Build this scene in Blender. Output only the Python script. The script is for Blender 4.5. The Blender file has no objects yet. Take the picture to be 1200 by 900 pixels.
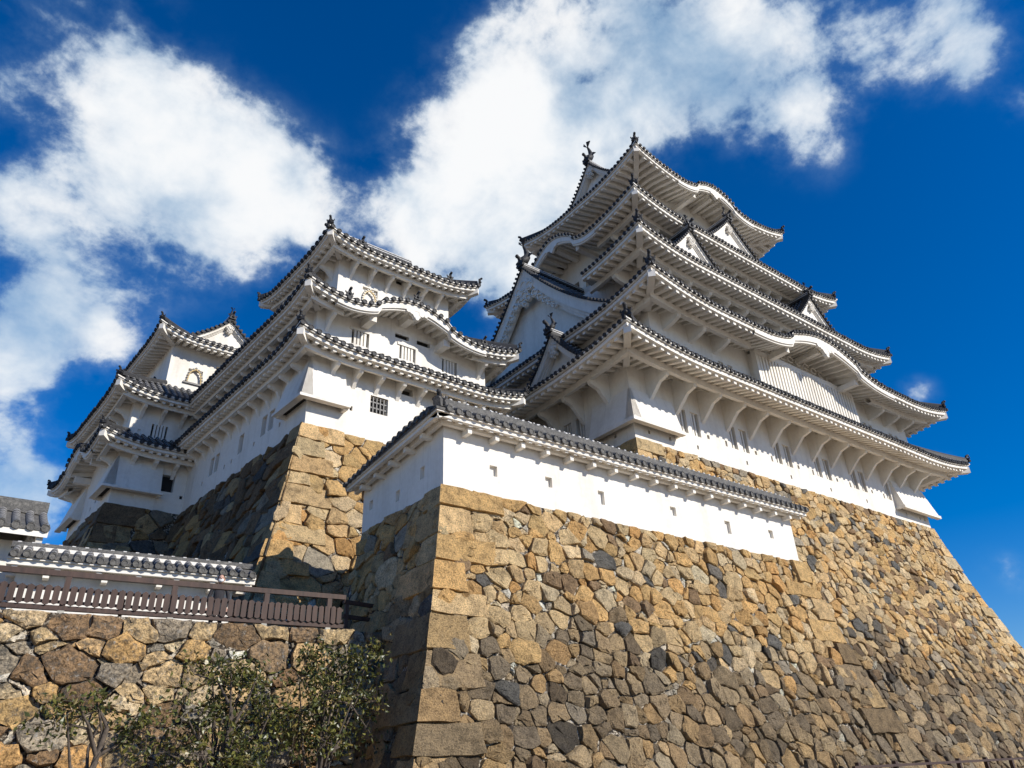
import bpy, math, random
import numpy as np
from math import sin, cos, pi, radians, sqrt, exp
from mathutils import Matrix, Vector

SC = bpy.context.scene
COL = SC.collection
random.seed(7)
rng = np.random.default_rng(7)

# ------------------------------------------------------------------ camera (eye at the origin, ground at z = -1.6)
GZ = -1.6
_p, _r, _y = radians(28.5), radians(-2.54), radians(37.9)
cF = Vector((sin(_y) * cos(_p), cos(_y) * cos(_p), sin(_p)))
cR0 = Vector((cos(_y), -sin(_y), 0)); cU0 = cR0.cross(cF)
cR = cos(_r) * cR0 + sin(_r) * cU0; cU = -sin(_r) * cR0 + cos(_r) * cU0
cam = bpy.data.cameras.new('camera'); cam.lens = 851.6 * 36 / 1200; cam.sensor_width = 36
cam.clip_start = 0.1; cam.clip_end = 5000
camo = bpy.data.objects.new('camera', cam); COL.objects.link(camo)
camo.matrix_world = Matrix(((cR.x, cU.x, -cF.x, 0), (cR.y, cU.y, -cF.y, 0), (cR.z, cU.z, -cF.z, 0), (0, 0, 0, 1)))
SC.camera = camo

# ------------------------------------------------------------------ sun, exposure
SUN = Vector((0.48, -1.0, 0.68)).normalized()
sl = bpy.data.lights.new('sun', 'SUN'); sl.energy = 5.0; sl.angle = radians(0.5); sl.color = (1.0, 0.945, 0.86)
so = bpy.data.objects.new('sun', sl); COL.objects.link(so)
so.rotation_euler = SUN.to_track_quat('Z', 'Y').to_euler()
vs = SC.view_settings
vs.view_transform = 'Standard'; vs.look = 'None'; vs.gamma = 1; vs.use_curve_mapping = False; vs.exposure = 0.12

# ------------------------------------------------------------------ world: Nishita sky with clouds by direction
W = bpy.data.worlds.new('World'); SC.world = W; W.use_nodes = True
nt = W.node_tree; N = nt.nodes; LK = nt.links
for n in list(N): N.remove(n)
def nd(t, **k):
    n = N.new(t)
    for a, b in k.items(): setattr(n, a, b)
    return n
out = nd('ShaderNodeOutputWorld'); bg = nd('ShaderNodeBackground'); bg.inputs['Strength'].default_value = 0.095
sky = nd('ShaderNodeTexSky'); sky.sky_type = 'NISHITA'; sky.sun_disc = False
sky.sun_elevation = math.asin(SUN.z); sky.sun_rotation = math.atan2(SUN.x, SUN.y)
sky.altitude = 0; sky.air_density = 1.0; sky.dust_density = 0.15; sky.ozone_density = 4.0
hs = nd('ShaderNodeHueSaturation'); hs.inputs['Saturation'].default_value = 1.5; hs.inputs['Value'].default_value = 1.12
LK.new(sky.outputs[0], hs.inputs['Color'])
tint = nd('ShaderNodeMix', data_type='RGBA', blend_type='MULTIPLY'); tint.inputs['Factor'].default_value = 1.0
tint.inputs['B'].default_value = (0.80, 0.86, 1.10, 1); LK.new(hs.outputs[0], tint.inputs['A'])
tc = nd('ShaderNodeTexCoord')
# (azimuth clockwise from +Y, elevation, angular radius, amount) of the cloud masses, degrees
CLOUDS = [(7.5, 43.1, 4.7, 1.0), (1.7, 42.9, 3.4, 0.6), (13.2, 42.3, 4.3, 0.9), (7.3, 38.6, 5.4, 0.75), (16.0, 39.8, 4.6, 0.62), (-1.2, 33.8, 4.2, 0.62), (-4.2, 36.6, 3.0, 0.4), (2.3, 28.8, 4.4, 1.0), (-0.8, 26.2, 3.6, 0.9), (-5.6, 45.4, 6.5, 0.5), (0.7, 47.0, 4.5, 0.3), (1.7, 18.5, 3.4, 1.1), (31.7, 39.3, 5.4, 0.85), (29.0, 41.0, 3.4, 0.4), (38.0, 36.0, 4.0, 0.5), (35.3, 45.5, 6.0, 0.8), (43.2, 49.4, 6.9, 0.62), (49.9, 53.3, 6.6, 0.55), (40.5, 42.0, 5.5, 0.55), (60.0, 48.7, 4.8, 0.62), (58.1, 53.7, 6.5, 0.42), (68.0, 50.5, 6.3, 0.42), (67.5, 43.5, 3.6, 0.55), (64.0, 45.2, 3.2, 0.45), (77.0, 45.9, 5.2, 0.55), (82.4, 41.2, 2.6, 0.75), (83.5, 37.0, 1.3, 0.7), (82.9, 44.8, 2.6, 0.35), (47.1, 44.8, 4.5, 0.45), (24.7, 42.7, 2.6, 0.35), (69.8, 23.0, 1.3, 0.5), (70.3, 19.5, 1.1, 0.42), (71.1, 11.0, 1.5, 0.5), (38.4, 37.2, 4.0, 0.5)]
def vmath(op, a, b):
    n = nd('ShaderNodeVectorMath', operation=op)
    for i, x in enumerate((a, b)):
        if x is None: continue
        if hasattr(x, 'node'): LK.new(x, n.inputs[i])
        else: n.inputs[i].default_value = x
    return n
def fmath(op, a, b=None, clamp=False):
    n = nd('ShaderNodeMath', operation=op); n.use_clamp = clamp
    for i, x in enumerate((a, b)):
        if x is None: continue
        if hasattr(x, 'node'): LK.new(x, n.inputs[i])
        else: n.inputs[i].default_value = x
    return n.outputs[0]
dirv = vmath('NORMALIZE', tc.outputs['Generated'], None).outputs[0]
wz = nd('ShaderNodeTexNoise'); wz.inputs['Scale'].default_value = 5.0; wz.inputs['Detail'].default_value = 5
LK.new(dirv, wz.inputs['Vector'])
wv = vmath('SUBTRACT', wz.outputs['Color'], (0.5, 0.5, 0.5)).outputs[0]
wsc = vmath('SCALE', wv, None); wsc.inputs['Scale'].default_value = 0.08
dwarp = vmath('NORMALIZE', vmath('ADD', dirv, wsc.outputs[0]).outputs[0], None).outputs[0]
acc = None
for az, el, rad, amp in CLOUDS:
    a, e = radians(az), radians(el)
    c = (sin(a) * cos(e), cos(a) * cos(e), sin(e))
    d = vmath('DOT_PRODUCT', dwarp, c).outputs['Value']
    x = fmath('MULTIPLY', fmath('SUBTRACT', d, 1.0), 1.0 / radians(rad * 0.68) ** 2)
    g = fmath('MULTIPLY', fmath('EXPONENT', x), amp)
    acc = g if acc is None else fmath('ADD', acc, g)
def wnoise(scale, detail, rough, off):
    m = nd('ShaderNodeMapping'); m.inputs['Location'].default_value = off; m.inputs['Scale'].default_value = (1, 1, 1.25)
    LK.new(dirv, m.inputs['Vector'])
    n = nd('ShaderNodeTexNoise'); n.inputs['Scale'].default_value = scale; n.inputs['Detail'].default_value = detail
    n.inputs['Roughness'].default_value = rough; n.inputs['Distortion'].default_value = 0.15
    LK.new(m.outputs[0], n.inputs['Vector'])
    return n.outputs[0]
n1 = wnoise(8.0, 12, 0.57, (3.1, 1.7, 0.4)); n2 = wnoise(3.4, 6, 0.55, (7.3, 2.2, 5.0)); n3 = wnoise(26.0, 8, 0.62, (0.3, 9.2, 1.0))
def sstep(x, a, b):
    m = nd('ShaderNodeMapRange', interpolation_type='SMOOTHSTEP'); m.inputs['From Min'].default_value = a; m.inputs['From Max'].default_value = b
    LK.new(x, m.inputs['Value']); return m.outputs[0]
tex = fmath('ADD', fmath('MULTIPLY', fmath('SUBTRACT', n1, 0.5), 2.5), fmath('MULTIPLY', fmath('SUBTRACT', n3, 0.5), 0.8))
gate = fmath('MULTIPLY', acc, 2.6, clamp=True)
dens = fmath('ADD', acc, fmath('MULTIPLY', tex, gate))
crisp = sstep(dens, 0.44, 0.86); soft = sstep(dens, 0.05, 1.3)
# brighter where thick and billowing, grey-blue where thin or in the lee
bil = fmath('ADD', fmath('MULTIPLY', n1, 0.5), fmath('MULTIPLY', n2, 0.78))
thin = fmath('ADD', 0.62, fmath('MULTIPLY', sstep(bil, 0.46, 0.76), 0.38))
alpha = fmath('MULTIPLY', fmath('ADD', fmath('MULTIPLY', crisp, 0.58), fmath('MULTIPLY', soft, 0.41), clamp=True), thin)
lit = fmath('MULTIPLY', sstep(bil, 0.46, 0.80), sstep(dens, 0.25, 1.0))
cmix = nd('ShaderNodeMix', data_type='RGBA')
cmix.inputs['A'].default_value = (3.7, 5.8, 7.7, 1); cmix.inputs['B'].default_value = (9.3, 9.4, 9.5, 1)
LK.new(lit, cmix.inputs['Factor'])
smix = nd('ShaderNodeMix', data_type='RGBA')
LK.new(alpha, smix.inputs['Factor']); LK.new(tint.outputs['Result'], smix.inputs['A']); LK.new(cmix.outputs['Result'], smix.inputs['B'])
LK.new(smix.outputs['Result'], bg.inputs['Color']); LK.new(bg.outputs[0], out.inputs['Surface'])

# ------------------------------------------------------------------ materials
def material(name, build):
    m = bpy.data.materials.new(name); m.use_nodes = True
    t = m.node_tree; b = t.nodes['Principled BSDF']
    build(t, b); return m
def _n(t, ty, **k):
    n = t.nodes.new(ty)
    for a, v in k.items():
        if hasattr(n, a): setattr(n, a, v)
        else: n.inputs[a].default_value = v
    return n
def noise(t, scale, detail=4, rough=0.55, vec=None, stretch=None, coord='Object'):
    c = _n(t, 'ShaderNodeTexCoord').outputs[coord]
    if stretch:
        mp = _n(t, 'ShaderNodeMapping'); mp.inputs['Scale'].default_value = stretch; t.links.new(c, mp.inputs['Vector']); c = mp.outputs[0]
    n = _n(t, 'ShaderNodeTexNoise', Scale=scale, Detail=detail, Roughness=rough)
    t.links.new(c, n.inputs['Vector']); return n.outputs[0]
def ramp(t, fac, stops):
    r = _n(t, 'ShaderNodeValToRGB')
    e = r.color_ramp.elements
    while len(e) < len(stops): e.new(0.5)
    for i, (p, c) in enumerate(stops): e[i].position = p; e[i].color = (*c, 1)
    t.links.new(fac, r.inputs['Fac']); return r.outputs['Color']
def mix(t, fac, a, b, mode='MIX'):
    m = _n(t, 'ShaderNodeMix', data_type='RGBA', blend_type=mode)
    for s, v in (('Factor', fac), ('A', a), ('B', b)):
        i = m.inputs[s] if s == 'Factor' else [x for x in m.inputs if x.name == s and x.type == 'RGBA'][0]
        if hasattr(v, 'node'): t.links.new(v, i)
        elif s == 'Factor': i.default_value = v
        else: i.default_value = (*v, 1)
    return [x for x in m.outputs if x.type == 'RGBA'][0]
def bump(t, b, h, strength, dist):
    n = _n(t, 'ShaderNodeBump', Strength=strength, Distance=dist)
    t.links.new(h, n.inputs['Height']); t.links.new(n.outputs[0], b.inputs['Normal'])

def m_plaster(t, b):
    s = noise(t, 0.9, 6, 0.6, stretch=(1, 1, 0.22)); g = noise(t, 6, 5)
    c = ramp(t, s, [(0.34, (0.66, 0.61, 0.53)), (0.5, (0.80, 0.755, 0.67)), (1, (0.82, 0.79, 0.725))])
    st = noise(t, 3.0, 7, 0.7, stretch=(1, 1, 0.07)); pt = noise(t, 1.4, 6, 0.7)
    c = mix(t, ramp(t, st, [(0.56, (0, 0, 0)), (0.72, (.55, .55, .55))]), c, (0.50, 0.46, 0.40))
    c = mix(t, ramp(t, pt, [(0.58, (0, 0, 0)), (0.70, (.35, .35, .35))]), c, (0.60, 0.57, 0.52))
    c = mix(t, 0.25, c, ramp(t, g, [(0.3, (0.62, 0.57, 0.49)), (0.6, (0.80, 0.77, 0.71))]))
    t.links.new(c, b.inputs['Base Color']); b.inputs['Roughness'].default_value = 0.85
    bump(t, b, noise(t, 14, 5), 0.25, 0.02)
PLASTER = material('white_plaster', m_plaster)
def m_tile(t, b):
    g = noise(t, 5, 6, 0.65); f = noise(t, 38, 3)
    c = ramp(t, g, [(0.3, (0.018, 0.018, 0.020)), (0.55, (0.038, 0.038, 0.040)), (0.75, (0.10, 0.10, 0.10))])
    c = mix(t, 0.35, c, ramp(t, f, [(0.35, (0.012, 0.012, 0.013)), (0.7, (0.10, 0.10, 0.10))]))
    t.links.new(c, b.inputs['Base Color']); b.inputs['Roughness'].default_value = 0.6; b.inputs['Specular IOR Level'].default_value = 0.22
TILE = material('dark_roof_tile', m_tile)
def m_joint(t, b):
    g = noise(t, 9, 5, 0.7)
    t.links.new(ramp(t, g, [(0.3, (0.20, 0.20, 0.20)), (0.5, (0.55, 0.54, 0.52)), (1, (0.72, 0.71, 0.69))]), b.inputs['Base Color'])
    b.inputs['Roughness'].default_value = 0.8
JOINT = material('tile_joint_plaster', m_joint)
def m_oldtile(t, b):
    g = noise(t, 7, 7, 0.7); f = noise(t, 45, 4, 0.7)
    c = ramp(t, g, [(0.3, (0.025, 0.025, 0.025)), (0.48, (0.07, 0.067, 0.062)), (0.62, (0.17, 0.16, 0.14)), (0.78, (0.34, 0.32, 0.28))])
    c = mix(t, 0.5, c, ramp(t, f, [(0.4, (0.03, 0.029, 0.028)), (0.62, (0.20, 0.19, 0.17))]))
    t.links.new(c, b.inputs['Base Color']); b.inputs['Roughness'].default_value = 0.8
    bump(t, b, f, 0.5, 0.01)
OLDTILE = material('weathered_roof_tile', m_oldtile)
def m_stone(t, b):
    at = _n(t, 'ShaderNodeAttribute', attribute_name='stone_colour')
    g = noise(t, 3.2, 7, 0.65); f = noise(t, 30, 5, 0.7); k = noise(t, 9, 6, 0.7)
    c = mix(t, 1.0, at.outputs['Color'], ramp(t, g, [(0.30, (0.50, 0.49, 0.48)), (0.48, (1.0, 0.98, 0.95)), (0.70, (1.28, 1.24, 1.16))]), 'MULTIPLY')
    c = mix(t, 0.75, c, ramp(t, f, [(0.36, (0.30, 0.29, 0.28)), (0.48, (1, 1, 1)), (0.66, (1.5, 1.47, 1.38))]), 'MULTIPLY')
    li = ramp(t, k, [(0.53, (0, 0, 0)), (0.66, (1, 1, 1))])
    c = mix(t, mix(t, 1.0, li, (0.55, 0.55, 0.55), 'MULTIPLY'), c, mix(t, 1.0, c, (0.36, 0.37, 0.38), 'MULTIPLY'))
    t.links.new(c, b.inputs['Base Color']); b.inputs['Roughness'].default_value = 0.9
    b.inputs['Specular IOR Level'].default_value = 0.2
    ad = _n(t, 'ShaderNodeMath', operation='ADD'); t.links.new(noise(t, 6, 8, 0.68), ad.inputs[0]); t.links.new(f, ad.inputs[1])
    bump(t, b, ad.outputs[0], 1.0, 0.085)
STONE = material('masonry_stone', m_stone)
def m_lichen(t, b):
    at = _n(t, 'ShaderNodeAttribute', attribute_name='stone_colour')
    g = noise(t, 2.2, 8, 0.7); f = noise(t, 17, 6, 0.75); k = noise(t, 5, 7, 0.72)
    c = mix(t, 1.0, at.outputs['Color'], ramp(t, g, [(0.3, (0.45, 0.45, 0.46)), (0.5, (1.0, 0.97, 0.93)), (0.7, (1.35, 1.3, 1.22))]), 'MULTIPLY')
    c = mix(t, 0.85, c, ramp(t, f, [(0.38, (0.22, 0.21, 0.20)), (0.5, (1, 1, 1)), (0.64, (1.6, 1.56, 1.46))]), 'MULTIPLY')
    c = mix(t, ramp(t, k, [(0.49, (0, 0, 0)), (0.62, (0.75, 0.75, 0.75))]), c, (0.075, 0.07, 0.06))
    c = mix(t, ramp(t, noise(t, 8, 8, 0.8), [(0.57, (0, 0, 0)), (0.66, (0.8, 0.8, 0.8))]), c, (0.46, 0.45, 0.41))
    t.links.new(c, b.inputs['Base Color']); b.inputs['Roughness'].default_value = 0.92
    b.inputs['Specular IOR Level'].default_value = 0.2
    ad = _n(t, 'ShaderNodeMath', operation='ADD'); t.links.new(noise(t, 4, 9, 0.72), ad.inputs[0]); t.links.new(f, ad.inputs[1])
    bump(t, b, ad.outputs[0], 1.0, 0.07)
LICHEN = material('lichened_stone', m_lichen)
def flat(name, col, rough=0.6, var=0.3, sc=8, metal=0):
    def f(t, b):
        g = noise(t, sc, 5)
        t.links.new(ramp(t, g, [(0.3, tuple(c * (1 - var) for c in col)), (0.7, tuple(min(1, c * (1 + var)) for c in col))]), b.inputs['Base Color'])
        b.inputs['Roughness'].default_value = rough; b.inputs['Metallic'].default_value = metal
    return material(name, f)
def m_mortar(t, b):
    f = noise(t, 11, 4, 0.7); k = noise(t, 2.5, 3)
    c = ramp(t, f, [(0.42, (0.02, 0.015, 0.010)), (0.50, (0.10, 0.075, 0.05)), (0.55, (0.46, 0.40, 0.31)), (0.75, (0.60, 0.54, 0.44))])
    t.links.new(mix(t, ramp(t, k, [(0.45, (0, 0, 0)), (0.65, (.7, .7, .7))]), c, (0.03, 0.022, 0.015)), b.inputs['Base Color']); b.inputs['Roughness'].default_value = 0.95
    bump(t, b, f, 1.0, 0.08)
MORTAR = material('joint_earth', m_mortar)
DARK = flat('dark_opening', (0.018, 0.017, 0.016), 0.8)
IRONBAR = flat('iron_bar', (0.03, 0.03, 0.032), 0.5)
GOLD = flat('gold_leaf', (0.42, 0.27, 0.05), 0.45, 0.25)
LACQUER = flat('black_lacquer', (0.015, 0.015, 0.017), 0.4)
def m_wood(t, b):
    g = noise(t, 14, 6, 0.6, stretch=(1, 1, 0.12)); k = noise(t, 1.5, 3)
    c = ramp(t, g, [(0.3, (0.022, 0.010, 0.006)), (0.55, (0.055, 0.026, 0.016)), (0.8, (0.11, 0.060, 0.038))])
    t.links.new(mix(t, 0.3, c, ramp(t, k, [(0.3, (0.030, 0.016, 0.011)), (0.7, (0.085, 0.048, 0.034))])), b.inputs['Base Color'])
    b.inputs['Roughness'].default_value = 0.65; bump(t, b, g, 0.3, 0.01)
WOOD = material('brown_stained_wood', m_wood)
RAFTER = flat('aged_timber', (0.30, 0.25, 0.19), 0.8, 0.3)
FOOTING = flat('concrete_footing', (0.42, 0.40, 0.34), 0.9, 0.2)
def m_ground(t, b):
    g = noise(t, 2.0, 8, 0.7); f = noise(t, 60, 3)
    c = mix(t, 0.4, ramp(t, g, [(0.3, (0.24, 0.19, 0.13)), (0.7, (0.34, 0.28, 0.21))]), ramp(t, f, [(0.3, (0.18, 0.15, 0.11)), (0.7, (0.40, 0.35, 0.28))]))
    t.links.new(c, b.inputs['Base Color']); b.inputs['Roughness'].default_value = 0.95; bump(t, b, f, 0.4, 0.02)
GRAVEL = material('pale_gravel', m_ground)
EARTH = flat('trodden_earth', (0.12, 0.095, 0.065), 0.95, 0.4, 5)
def m_leaf(t, b):
    at = _n(t, 'ShaderNodeAttribute', attribute_name='stone_colour')
    t.links.new(at.outputs['Color'], b.inputs['Base Color']); b.inputs['Roughness'].default_value = 0.42
    b.inputs['Subsurface Weight'].default_value = 0.0
LEAF = material('evergreen_leaf', m_leaf)
BARK = flat('bark', (0.085, 0.066, 0.05), 0.95, 0.45, 20)
SKIN = flat('skin', (0.50, 0.29, 0.21), 0.55, 0.08)
HAIR = flat('black_hair', (0.02, 0.016, 0.014), 0.5)
JACKET = flat('dark_jacket', (0.03, 0.028, 0.032), 0.85)
CAPM = flat('white_cloth_mask', (0.78, 0.78, 0.78), 0.8, 0.05)

# ------------------------------------------------------------------ mesh collecting
class Frame:
    def __init__(s, o=(0, 0, 0), a=0.0, b=None):
        b = a if b is None else b
        s.o = np.array(o, float)
        s.m = np.array([[cos(a), sin(a), 0], [-sin(b), cos(b), 0], [0, 0, 1.0]])
    def __call__(s, v): return np.asarray(v, float) @ s.m + s.o
IDENT = Frame()

class MB:
    """collects faces; build() links them as ONE mesh object"""
    def __init__(s): s.v = []; s.f = {}; s.n = 0
    def add(s, v, f, mat=0, smooth=False, col=None):
        v = np.asarray(v, float).reshape(-1, 3); f = np.asarray(f, int)
        if f.ndim == 1: f = f[None]
        k = f.shape[1]; m = np.broadcast_to(np.asarray(mat), (len(f),)); c = np.broadcast_to(np.asarray((1, 1, 1) if col is None else col, float), (len(f), 3))
        s.v.append(v); s.f.setdefault(k, []).append((f + s.n, m, np.full(len(f), smooth), c)); s.n += len(v)
    def grid(s, P, mat=0, smooth=False, closed=False, keep=None, matrows=None, col=None):
        P = np.asarray(P, float); a, b = P.shape[:2]
        i, j = np.meshgrid(np.arange(a - 1), np.arange(b if closed else b - 1), indexing='ij')
        j2 = (j + 1) % b
        F = np.stack([i * b + j, (i + 1) * b + j, (i + 1) * b + j2, i * b + j2], -1)
        M = np.full(F.shape[:2], mat)
        if matrows is not None: M = np.broadcast_to(np.asarray(matrows)[:, None], F.shape[:2])
        if keep is not None: k = np.broadcast_to(np.asarray(keep)[:, None], F.shape[:2]).ravel(); F = F.reshape(-1, 4)[k]; M = np.asarray(M).ravel()[k]
        if len(F): s.add(P.reshape(-1, 3), F.reshape(-1, 4), np.asarray(M).ravel(), smooth, col)
    def hexa(s, p, mat=0):
        s.add(p, [[0, 3, 2, 1], [4, 5, 6, 7], [0, 1, 5, 4], [1, 2, 6, 5], [2, 3, 7, 6], [3, 0, 4, 7]], mat)
    def box(s, x0, x1, y0, y1, z0, z1, mat=0):
        s.hexa([(x0, y0, z0), (x1, y0, z0), (x1, y1, z0), (x0, y1, z0), (x0, y0, z1), (x1, y0, z1), (x1, y1, z1), (x0, y1, z1)], mat)
    def beam(s, p, q, w, h, mat=0, up=(0, 0, 1)):
        p, q = np.array(p, float), np.array(q, float); d = q - p; d /= np.linalg.norm(d)
        sd = np.cross(d, up); sd /= max(np.linalg.norm(sd), 1e-9); u = np.cross(sd, d); a, b = sd * w / 2, u * h / 2
        s.hexa([p - a - b, p + a - b, q + a - b, q - a - b, p - a + b, p + a + b, q + a + b, q - a + b], mat)
    def prism(s, poly, off, mat=0):
        p = np.asarray(poly, float); n = len(p); q = p + np.asarray(off, float)
        s.add(np.vstack([p, q]), [list(range(n))[::-1]], mat); s.add(q, [list(range(n))], mat)
        i = np.arange(n); j = (i + 1) % n
        s.add(np.vstack([p, q]), np.stack([i, j, j + n, i + n], -1), mat)
    def tube(s, pts, rad, seg=8, mat=0, smooth=True, cap=True):
        pts = np.asarray(pts, float); rad = np.broadcast_to(np.asarray(rad, float), (len(pts),))
        t = np.gradient(pts, axis=0); t /= np.linalg.norm(t, axis=1)[:, None] + 1e-12
        ref = np.array([0, 0, 1.0]) if abs(t[0][2]) < 0.9 else np.array([1.0, 0, 0])
        rows = []
        a = np.linspace(0, 2 * pi, seg, endpoint=False)
        for p, d, r in zip(pts, t, rad):
            u = np.cross(d, ref); u /= np.linalg.norm(u); v = np.cross(u, d); ref = v if abs(v @ d) < 0.5 else ref
            rows.append(p + r * (np.cos(a)[:, None] * u + np.sin(a)[:, None] * v))
        s.grid(np.array(rows), mat, smooth, closed=True)
        if cap:
            s.add(rows[0], [list(range(seg))], mat); s.add(rows[-1], [list(range(seg))[::-1]], mat)
    def ball(s, c, r, mat=0, n=8):
        r = np.broadcast_to(np.asarray(r, float), (3,)); th = np.linspace(0.02, pi - 0.02, n); ph = np.linspace(0, 2 * pi, 2 * n, endpoint=False)
        P = np.stack([np.outer(np.sin(th), np.cos(ph)), np.outer(np.sin(th), np.sin(ph)), np.outer(np.cos(th), np.ones_like(ph))], -1) * r + np.asarray(c)
        s.grid(P, mat, True, closed=True)
    def build(s, name, mats, parent=None, frame=IDENT, wloc=None):
        me = bpy.data.meshes.new(name)
        if s.n:
            V = frame(np.vstack(s.v))
            base = np.array(wloc if wloc is not None else (parent_loc(parent) if parent else (0, 0, 0)), float)
            V = V - base
            ls, ms, ss, cs, st, tot, pos = [], [], [], [], [], [], 0
            for k, items in s.f.items():
                F = np.vstack([i[0] for i in items]); ls.append(F.ravel())
                ms.append(np.concatenate([i[1] for i in items])); ss.append(np.concatenate([i[2] for i in items])); cs.append(np.vstack([i[3] for i in items]))
                st.append(pos + np.arange(len(F)) * k); tot.append(np.full(len(F), k)); pos += F.size
            L = np.concatenate(ls); st = np.concatenate(st); tot = np.concatenate(tot)
            me.vertices.add(len(V)); me.vertices.foreach_set('co', V.astype(np.float32).ravel())
            me.loops.add(len(L)); me.loops.foreach_set('vertex_index', L.astype(np.int32))
            me.polygons.add(len(st)); me.polygons.foreach_set('loop_start', st.astype(np.int32)); me.polygons.foreach_set('loop_total', tot.astype(np.int32))
            me.polygons.foreach_set('material_index', np.concatenate(ms).astype(np.int32)); me.polygons.foreach_set('use_smooth', np.concatenate(ss))
            c = np.vstack(cs)
            if c.min() < 1:
                at = me.attributes.new('stone_colour', 'FLOAT_COLOR', 'FACE')
                at.data.foreach_set('color', np.hstack([c, np.ones((len(c), 1))]).astype(np.float32).ravel())
            me.update(); me.validate()
        for m in mats: me.materials.append(m)
        o = bpy.data.objects.new(name, me); COL.objects.link(o)
        if parent is not None: o.parent = parent
        elif wloc is not None: o.location = wloc
        return o
LOCS = {}
def parent_loc(o):
    l = np.array(LOCS.get(o.name, (0, 0, 0)), float) if o.parent is None else parent_loc(o.parent)
    return l
def thing(name, label, cat, loc=(0, 0, 0), group=None):
    o = bpy.data.objects.new(name, None); COL.objects.link(o); o.location = loc; LOCS[o.name] = tuple(loc)
    o['label'] = label; o['category'] = cat
    if group: o['group'] = group
    return o
def tag(o, label, cat, group=None, kind=None):
    if label: o['label'] = label
    if cat: o['category'] = cat
    if group: o['group'] = group
    if kind: o['kind'] = kind
    return o

# ------------------------------------------------------------------ roof geometry
SIDES = 'SENW'
def side_map(rect, side):
    u0, u1, v0, v1 = rect; uc, vc = (u0 + u1) / 2, (v0 + v1) / 2
    if side == 'S': L = (u1 - u0) / 2; f = lambda s, d, z: np.stack(np.broadcast_arrays(uc + s, v0 + d, z), -1)
    if side == 'N': L = (u1 - u0) / 2; f = lambda s, d, z: np.stack(np.broadcast_arrays(uc - s, v1 - d, z), -1)
    if side == 'W': L = (v1 - v0) / 2; f = lambda s, d, z: np.stack(np.broadcast_arrays(u0 + d, vc - s, z), -1)
    if side == 'E': L = (v1 - v0) / 2; f = lambda s, d, z: np.stack(np.broadcast_arrays(u1 - d, vc + s, z), -1)
    return L, f
def depths(o, i):
    return {'S': i[2] - o[2], 'N': o[3] - i[3], 'W': i[0] - o[0], 'E': o[1] - i[1]}
ADJ = {'S': ('W', 'E'), 'N': ('E', 'W'), 'W': ('N', 'S'), 'E': ('S', 'N')}   # neighbour at s<0, at s>0

def kara(s, hump):
    if hump is None: return np.zeros_like(s)
    c, hw, amp = hump; t = np.abs(s - c) / hw
    return np.where(t < 1, amp * (0.5 * (1 + np.cos(pi * np.clip(t, 0, 1))) - 0.16 * np.sin(pi * np.clip(t, 0, 1)) ** 2 * (t > 0.5)), 0)

def ornament(mb, p, ang, k=1.0, mat=0):
    """ridge-end tile: a shield plate with shoulders, a round boss and an upturned horn; faces the plan direction ang"""
    c, s_ = cos(ang), sin(ang); out_ = np.array([c, s_, 0]); lat = np.array([-s_, c, 0]); up = np.array([0, 0, 1.0]); p = np.array(p, float)
    prof = [(-.30, -.12), (-.34, .0), (-.24, .10), (-.26, .22), (-.14, .30), (-.10, .42), (0, .48), (.10, .42), (.14, .30), (.26, .22), (.24, .10), (.34, .0), (.30, -.12)]
    poly = [p + k * (a * lat + b * up) - out_ * 0.08 * k for a, b in prof]
    mb.prism(poly, out_ * 0.16 * k, mat)
    mb.ball(p + out_ * .10 * k + up * .12 * k, .13 * k, mat, 5)
    mb.tube([p + k * (.0 * out_ + .34 * up), p + k * (.03 * out_ + .46 * up), p + k * (.10 * out_ + .55 * up), p + k * (.20 * out_ + .59 * up)], [.13 * k, .13 * k, .12 * k, .10 * k], 6, mat)
    mb.ball(p + k * (.22 * out_ + .60 * up), .13 * k, mat, 5)
    for sg in (-1, 1):
        mb.tube([p + k * (sg * .24 * lat + .16 * up), p + k * (sg * .36 * lat + .26 * up), p + k * (sg * .34 * lat + .38 * up)], [.07 * k, .06 * k, .03 * k], 5, mat)

def fish(mb, p, ang, k=1.0, mat=0):
    """roof-ridge fish: head down on the ridge, tail curled up"""
    c, s_ = cos(ang), sin(ang); o_ = np.array([c, s_, 0]); lat = np.array([-s_, c, 0]); up = np.array([0, 0, 1.0]); p = np.array(p, float)
    path = [(.30, .02), (.22, .10), (.05, .22), (-.10, .45), (-.14, .70), (-.05, .95), (.08, 1.12)]
    rad = [.13, .20, .24, .20, .15, .10, .06]
    mb.tube([p + k * (a * o_ + b * up) for a, b in path], [r * k for r in rad], 8, mat)
    for sg in (-1, 1):
        t0 = p + k * (.06 * o_ + 1.08 * up)
        mb.prism([t0, t0 + k * (.02 * o_ + sg * .30 * lat + .34 * up), t0 + k * (.16 * o_ + sg * .10 * lat + .30 * up)], o_ * .06 * k, mat)
        f0 = p + k * (.0 * o_ + sg * .18 * lat + .30 * up)
        mb.prism([f0, f0 + k * (-.12 * o_ + sg * .26 * lat + .12 * up), f0 + k * (-.04 * o_ + sg * .1 * lat + .24 * up)], up * .05 * k, mat)
    d0 = p + k * (-.30 * o_ + .55 * up)
    mb.prism([p + k * (-.22 * o_ + .3 * up) - lat * .03 * k, d0 + k * .12 * up - lat * .03 * k, d0 + k * (.02 * o_ + .40 * up) - lat * .03 * k, p + k * (-.12 * o_ + .8 * up) - lat * .03 * k], lat * .06 * k, mat)

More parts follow.
